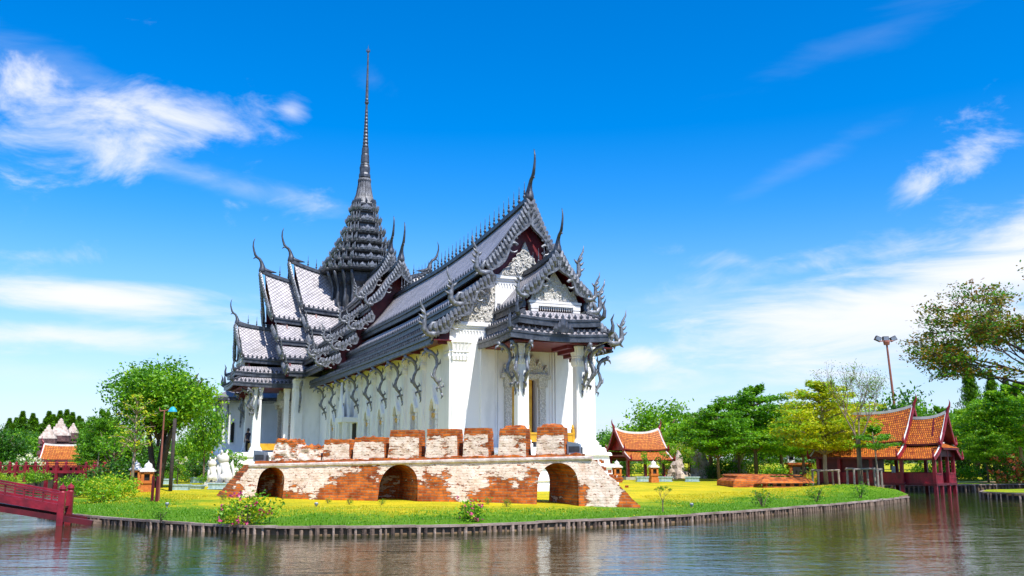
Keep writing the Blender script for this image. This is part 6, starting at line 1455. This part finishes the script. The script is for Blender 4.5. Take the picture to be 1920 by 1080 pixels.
# shrubs at left
b1 = shrub('shrub', ('leaf_dark', 'leaf_mid', 'leaf_dark'), 1.0, .95, 60, 34, .11, 71); b2 = shrub('shrub', ('leaf_lime', 'leaf_bright', 'leaf_yellow'), .8, .75, 50, 30, .09, 72); b3 = shrub('shrub', ('leaf_bright', 'leaf_mid', 'leaf_lime'), .9, .8, 50, 30, .10, 73)
for src, px, Y, s, lab in ((b1, 235, 39.5, 1.15, 'dark green rounded shrub beside the brick lantern pillar'), (b1, 192, 36, 1.0, 'dark green shrub behind the bridge end'), (b2, 225, 32.5, .95, 'yellow green shrub on the bank behind the edging'), (b2, 197, 30.2, .85, 'yellow green shrub right of the bridge landing'), (b3, 172, 33.5, .9, 'fresh green shrub at the bank behind the bridge posts'), (b3, 150, 40, .85, 'fresh green shrub under the red walkway'), (b3, 212, 35, .95, 'mid green shrub in the middle of the left hedge'), (b2, 16, 45.5, .75, 'yellow green shrub on the far side of the channel, behind the near bridge railing'), (b3, 70, 52, .9, 'green shrub below the walkway at far left'), (b3, 75, 57, .8, 'green shrub beyond the red walkway'), (b3, 330, 52, .9, 'low green shrub behind the planters at left'), (b1, 370, 56, 1.3, 'dark shrub in the shade between big tree and palace'), (b1, 300, 60, 1.4, 'dark shrub behind the big tree trunk'), (b1, 262, 50, 1.2, 'dark shrub behind the white capped pillars'), (b3, 395, 50, .7, 'small green shrub behind the white lions')):
    place(src, spot(px, Y), s, rt.uniform(-.4, .4), lab, 'shrub')
# clipped pad trees
def pad_tree(seed):
    o = empty('clipped_tree', (0, 0, 0)); rnd = random.Random(seed); P = []; K = []; br = []; r = np.random.default_rng(seed)
    for k in range(7):
        a = rnd.uniform(0, 6.28); z = .55 + .16 * k; q = rnd.uniform(.12, .36) * (1 if k < 6 else .1); c = np.array([q * math.cos(a), q * math.sin(a), z]); g = r.normal(size=(130, 3)); g /= np.linalg.norm(g, axis=1)[:, None]; P.append(c + g * np.array([.17, .17, .10])); K += [k] * 130; br.append([(0, 0, z - .3, .02), (c[0] * .6, c[1] * .6, z - .12, .014), (c[0], c[1], z - .03, .008)])
    trunk_obj(o, 1.4, .03, 'bark_dark', br, seed=seed); leaves_obj('crown', np.concatenate(P), .075, ('leaf_mid', 'leaf_bright', 'leaf_lime'), o, np.array(K), .3, .6, seed=seed); return o
p1_, p2_ = pad_tree(5), pad_tree(9)
for src, px, Y, s, lab in ((p1_, 428, 40.5, 1.0, 'clipped pad tree in front of the palace podium by the lions'), (p2_, 449, 41, .95, 'clipped pad tree just above the ruin\'s left end'), (p2_, 335, 48, .9, 'clipped pad tree behind the planters at left'), (p1_, 1208, 58, 1.05, 'clipped pad tree in front of the open pavilion'), (p2_, 1243, 60, 1.1, 'clipped pad tree at the right corner of the open pavilion'), (p1_, 1137, 56, 1.0, 'clipped pad tree left of the open pavilion'), (p2_, 1290, 62, 1.2, 'clipped pad tree among the garden rocks')): place(src, spot(px, Y), s, rt.uniform(0, 6), lab, 'clipped tree')
# right
ftree(A2, 6, 1240, 752, 86, 'round bright green tree behind the open pavilion'); ftree(A1, 6, 1165, 800, 92, 'leafy tree between the palace and the round bright tree', None, 1.2); ftree(A3, 6, 1208, 782, 104, 'dark tree top left of the round bright tree')
ftree(L1, 6, 1347, 764, 58, 'layered tree with thin trunk left of the brick foundation', None, 1.25); ftree(L1, 6, 1418, 733, 62, 'tall layered dark green tree behind the brick foundation', None, 1.25); ftree(L2, 6, 1465, 770, 66, 'layered green tree behind the white sign pillar', None, 1.3); ftree(L2, 6, 1300, 785, 70, 'loose green tree above the drooping palm', None, 1.2)
ftree(L3, 6, 1547, 724, 46.2, 'yellow green layered tree inside the first timber guard', None, 1.2); ftree(L3, 6, 1568, 760, 49, 'yellow green layered tree with dark trunk behind the first timber guard', None, 1.15); ftree(L2, 6, 1505, 775, 56, 'layered tree with several thin stems near the brick kiosk', None, 1.2)
ftree(A3, 6, 1690, 716, 84, 'dense tree top rising behind the red pavilion\'s ridge', None, .8); ftree(A1, 6, 1735, 745, 80, 'leafy tree behind the gable of the red pavilion', None, .9); ftree(A1, 6, 1650, 762, 78, 'leafy tree behind the left part of the red pavilion roof', None, 1.0)
ftree(L2, 6, 1880, 745, 58, 'wide layered tree at the right edge above the flowering shrub', None, 1.2); ftree(L2, 6, 1815, 775, 62, 'layered tree just right of the red pavilion', None, 1.1); ftree(L2, 6, 1850, 812, 54, 'low layered tree with thin trunk on the far bank', None, 1.2); ftree(L1, 6, 1770, 770, 72, 'layered tree whose crown shows between pavilion gable and lamp', None, 1.0)
ftree(A3, 6, 1905, 742, 86, 'dark tree under the spreading tree at the right edge', None, 1.1); ftree(A3, 6, 1795, 760, 88, 'dark tree behind the red lamp post', None, 1.1)
for k, (px, yt) in enumerate(((1831, 682), (1868, 694), (1900, 706))): ftree(S1, 8, px, yt, 96, ('tall narrow casuarina under the left tip of the spreading tree', 'tall narrow casuarina in the middle of the three at right', 'narrow casuarina nearest the right edge')[k], None, 1.25)
ftree(L2, 6, 1385, 772, 64, 'light green layered tree between the two tall layered trees', None, 1.1); ftree(L2, 6, 1608, 765, 60, 'light green layered tree behind the bare branched tree', None, 1.1); ftree(L2, 6, 1275, 800, 74, 'light green layered tree beside the open pavilion roof', None, 1.2)
ftree(L2, 6, 1915, 728, 70, 'light green layered tree cut by the right edge under the spreading tree', None, 1.2); ftree(L3, 6, 1775, 800, 66, 'pale yellow green layered tree behind the pavilion gable', None, 1.0)
# bare branched tree
def twig_tree(name, H, seed, mats, leaf, nl, levels=4, spread=.55, bark='bark'):
    o = empty(name, (0, 0, 0)); rnd = random.Random(seed); mb = MB(); tips = []
    def grow(p, d, L, r, lv):
        q = p + d * L; m_ = p.lerp(q, .5) + Vector((rnd.uniform(-.05, .05), rnd.uniform(-.05, .05), 0)) * L; mb.tube([p, m_, q], [r, r * .85, r * .6], 5)
        if lv == 0: tips.append(q); return
        if lv < levels - 1: tips.append(q)
        for k in range(rnd.choice((2, 3, 3))):
            nd_ = (d + Vector((rnd.uniform(-1, 1), rnd.uniform(-1, 1), rnd.uniform(-.1, .5))) * spread).normalized(); grow(q, nd_, L * rnd.uniform(.62, .85), r * .58, lv - 1)
    for k in range(5): mb.tube([(0, 0, -.1), (0, 0, H * .2), (0, 0, H * .36)], [H * .022, H * .018, H * .017], 7) if k == 0 else grow(Vector((0, 0, H * lerp(.28, .37, k / 5))), Vector((rnd.uniform(-.55, .55), rnd.uniform(-.55, .55), 1)).normalized(), H * .2, H * .0075, levels)
    mb.build('trunk', M(bark), o); r = np.random.default_rng(seed); T = np.array([tuple(t) for t in tips]); P = T[r.integers(0, len(T), nl)] + r.normal(size=(nl, 3)) * H * .022
    leaves_obj('crown', P, leaf, mats, o, None, .2, .45, seed=seed); return o
tt = twig_tree('bare_tree', 5.6, 83, ('leaf_olive', 'leaf_lime', 'leaf_mid'), .07, 2600, 4); place(tt, spot(1611, 41.7), 1.0, 0, 'half bare tree with fine upright twigs inside the second timber guard')
lt = layered_tree('slim_tree', ('leaf_mid', 'leaf_bright'), 2.45, 1.25, .10, 84, 3, .68, bark='bark_pale', npad=6, per=50, lean=-.25); place(lt, spot(1643, 41), 1, 2.6, 'slim leaning tree with pale trunk and flat crown in front of the pavilion roof')
# palms
def palm(name, H, seed, nfr=13, mats=('leaf_lime', 'leaf_yellow', 'leaf_bright')):
    o = empty(name, (0, 0, 0)); mb = MB(); rnd = random.Random(seed); mb.tube([(0, 0, -.1), (.05, 0, H * .5), (0, 0, H)], [.17, .13, .14], 8); lv = []; ax = []
    for k in range(nfr):
        a = 2 * math.pi * k / nfr + rnd.uniform(-.2, .2); L = rnd.uniform(1.5, 2.0); up = rnd.uniform(.2, 1.0); pts = []
        for i in range(9): f = i / 8; pts.append(Vector((L * f * math.cos(a), L * f * math.sin(a), H + up * f * 1.1 - 1.7 * f * f * L * .55)))
        mb.tube(pts, [.03 * (1 - i / 10) for i in range(9)], 4)
        for i in range(1, 9):
            for j in range(12): p = pts[i - 1].lerp(pts[i], j / 12); lv.append(p + Vector((rnd.uniform(-.14, .14), rnd.uniform(-.14, .14), -rnd.uniform(.0, .22))))
    mb.build('trunk', M('bark'), o, True); leaves_obj('crown', [tuple(p) for p in lv], .34, mats, o, None, .1, .13, droop=(0, 0, -1.0), seed=seed); return o
pm_ = palm('palm_tree', 2.3, 91); place(pm_, spot(1331, 65), 1.1, 0, 'palm with drooping yellowish fronds and a rough trunk beyond the lawn'); place(pm_, spot(1296, 67), 1.0, 2, 'smaller palm with drooping fronds left of the rough trunked one')
fan = palm('fan_palm', 1.2, 92, 16, ('leaf_yellow', 'leaf_lime')); place(fan, spot(1562, 53), .9, 1, 'bushy yellow palm behind the timber guards', 'palm')
# broad spreading tree at the right edge
def spreading_tree():
    o = empty('spreading_tree', (0, 0, 0)); rnd = random.Random(8); mb = MB(); P = []; K = []; r = np.random.default_rng(8); k0 = [0]
    mb.tube([(0, 0, -.2), (0, 0, 2.4), (-.2, 0, 6.2)], [.5, .36, .30], 9)
    def grow(p, d, L, rad, lv):
        q = p + d * L; m_ = p.lerp(q, .5) + Vector((rnd.uniform(-.08, .08), rnd.uniform(-.08, .08), rnd.uniform(.0, .1))) * L; mb.tube([p, m_, q], [rad, rad * .85, rad * .62], 6)
        if lv <= 1:
            n = int(rnd.uniform(20, 40)); P.append(np.array(q) + r.normal(size=(n, 3)) * np.array([.40, .40, .10])); K.extend([k0[0]] * n); k0[0] += 1
        if lv == 0: return
        for k in range(3):
            nd_ = d + Vector((rnd.uniform(-.8, .8), rnd.uniform(-.8, .8), rnd.uniform(-.28, .42))); nd_.z = max(-.34, min(.75, nd_.z)); grow(q, nd_.normalized(), L * rnd.uniform(.64, .86), rad * .6, lv - 1)
    for k in range(9):
        a = 2 * math.pi * k / 9 + rnd.uniform(-.2, .2); grow(Vector((-.2, 0, (6.0, 5.0, 5.6)[k % 3] + rnd.uniform(-.3, .3))), Vector((math.cos(a), math.sin(a), rnd.uniform(.22, 1.0))).normalized(), 2.2, .11, 4)
    mb.build('trunk', M('bark_dark'), o, True); leaves_obj('crown', np.concatenate(P), .19, ('leaf_olive', 'leaf_mid', 'leaf_olive', 'leaf_mid', 'leaf_rust'), o, np.array(K), .6, .5, seed=8, flat=.2); return o
sp_t = spreading_tree(); place(sp_t, spot(1990, 50), 1.0, .6, 'broad spreading tree with sparse brownish leaves reaching in at the right edge')
# flowering shrubs and small plants on the lawn
pk = shrub('flowering_shrub', ('leaf_lime', 'leaf_bright', 'leaf_mid', 'leaf_yellow'), .74, .54, 62, 30, .075, 101, ('petal_pink',), 20, .07); place(pk, at_lawn(462, 984), 1.0, .2, 'pink flowering bush by the water in front of the ruin\'s left arch', 'shrub')
pk2 = shrub('flowering_shrub', ('leaf_bright', 'leaf_lime', 'leaf_mid'), .52, .42, 38, 26, .07, 102, ('petal_pink',), 18, .055); place(pk2, at_lawn(886, 978), 1.0, 1.2, 'smaller pink flowering bush by the water before the middle of the ruin', 'shrub')
cr_ = shrub('flowering_shrub', ('leaf_mid', 'leaf_dark', 'leaf_bright'), 1.6, 1.35, 60, 30, .14, 103, ('petal_coral', 'petal_red'), 140, .13); place(cr_, spot(1903, 53.2), 1.0, .2, 'broad shrub with coral red flowers on the far bank at the right edge', 'shrub')
sm = shrub('small_shrub', ('leaf_mid', 'leaf_bright', 'leaf_dark'), .42, .5, 26, 22, .06, 104)
for px, py, s, lab in ((1430, 951, 1.05, 'small leafy shrub at the edge of the lawn below the brick foundation'), (1531, 941, .95, 'small leafy shrub at the lawn edge below the yellow green tree'), (1614, 934, 1.0, 'low leafy shrub on the mound at the lawn edge'), (1163, 946, .35, 'tuft of leaves at the foot of the ruin\'s right end'), (615, 944, .3, 'tuft of weeds at the foot of the ruin between the first two arches'), (655, 946, .32, 'tuft of weeds left of the middle arch'), (418, 938, .35, 'tuft of weeds at the ruin\'s left corner'), (716, 947, .3, 'tuft of weeds inside the middle arch\'s left edge'), (950, 950, .4, 'tuft of weeds before the ruin right of the pink bush'), (915, 946, .35, 'tuft of weeds at the ruin foot behind the smaller pink bush'), (301, 978, .55, 'weed growing over the timber edging at the left')): place(sm, at_lawn(px, py), s, rt.uniform(0, 6), lab, 'shrub')
tw2 = twig_tree('twiggy_shrub', 1.0, 105, ('leaf_olive', 'leaf_bright'), .05, 220, 2, .9); place(tw2, at_lawn(1243, 960), .85, 0, 'sparse twiggy shrub on the lawn just right of the ruin', 'shrub')
# bushes and hedges beyond the lawns
for src, px, Y, s, lab in ((b3, 1370, 66, 1.9, 'bright bush between the palm and the layered trees'), (b1, 1262, 66, 1.0, 'dark rounded bush among the garden rocks'), (b1, 1335, 64, .9, 'dark rounded bush behind the planters'), (b3, 1455, 60, 1.3, 'green bush behind the brick foundation'), (b2, 1400, 68, 1.7, 'yellow green bush in the gap between thin trunks'), (b1, 1520, 60, 1.5, 'dark bush behind the brick kiosk'), (b3, 1590, 56, 1.2, 'green bush left of the pavilion\'s rear end'), (b1, 1790, 62, 1.6, 'dark bush seen through the posts of the red pavilion'), (b3, 1820, 60, 1.2, 'green bush on the far bank right of the pavilion'), (b1, 1862, 58, 1.3, 'dark bush left of the coral flowers'), (b3, 1740, 60, 1.4, 'bright bush behind the red pavilion posts'), (b2, 1225, 70, 1.2, 'yellow green bush behind the open pavilion'), (b1, 1160, 68, 1.4, 'dark bush behind the ruin\'s right end')): place(src, spot(px, Y), s, rt.uniform(-.5, .5), lab, 'shrub')
# belt of trees that closes the view
for k in range(44):
    px = -90 + k * 49 + rt.uniform(-14, 14)
    if 420 < px < 1110: continue
    src = (A1, A3, A2, A3)[k % 4]; Y = rt.uniform(100, 128)
    ftree(src, 6, px, rt.uniform(795, 822) if px < 1120 or px > 1660 else rt.uniform(786, 812), Y, 'leafy tree in the far belt of trees left of the palace' if px < 800 else 'leafy tree in the far belt of trees right of the palace', 'far belt of trees', 1.45)
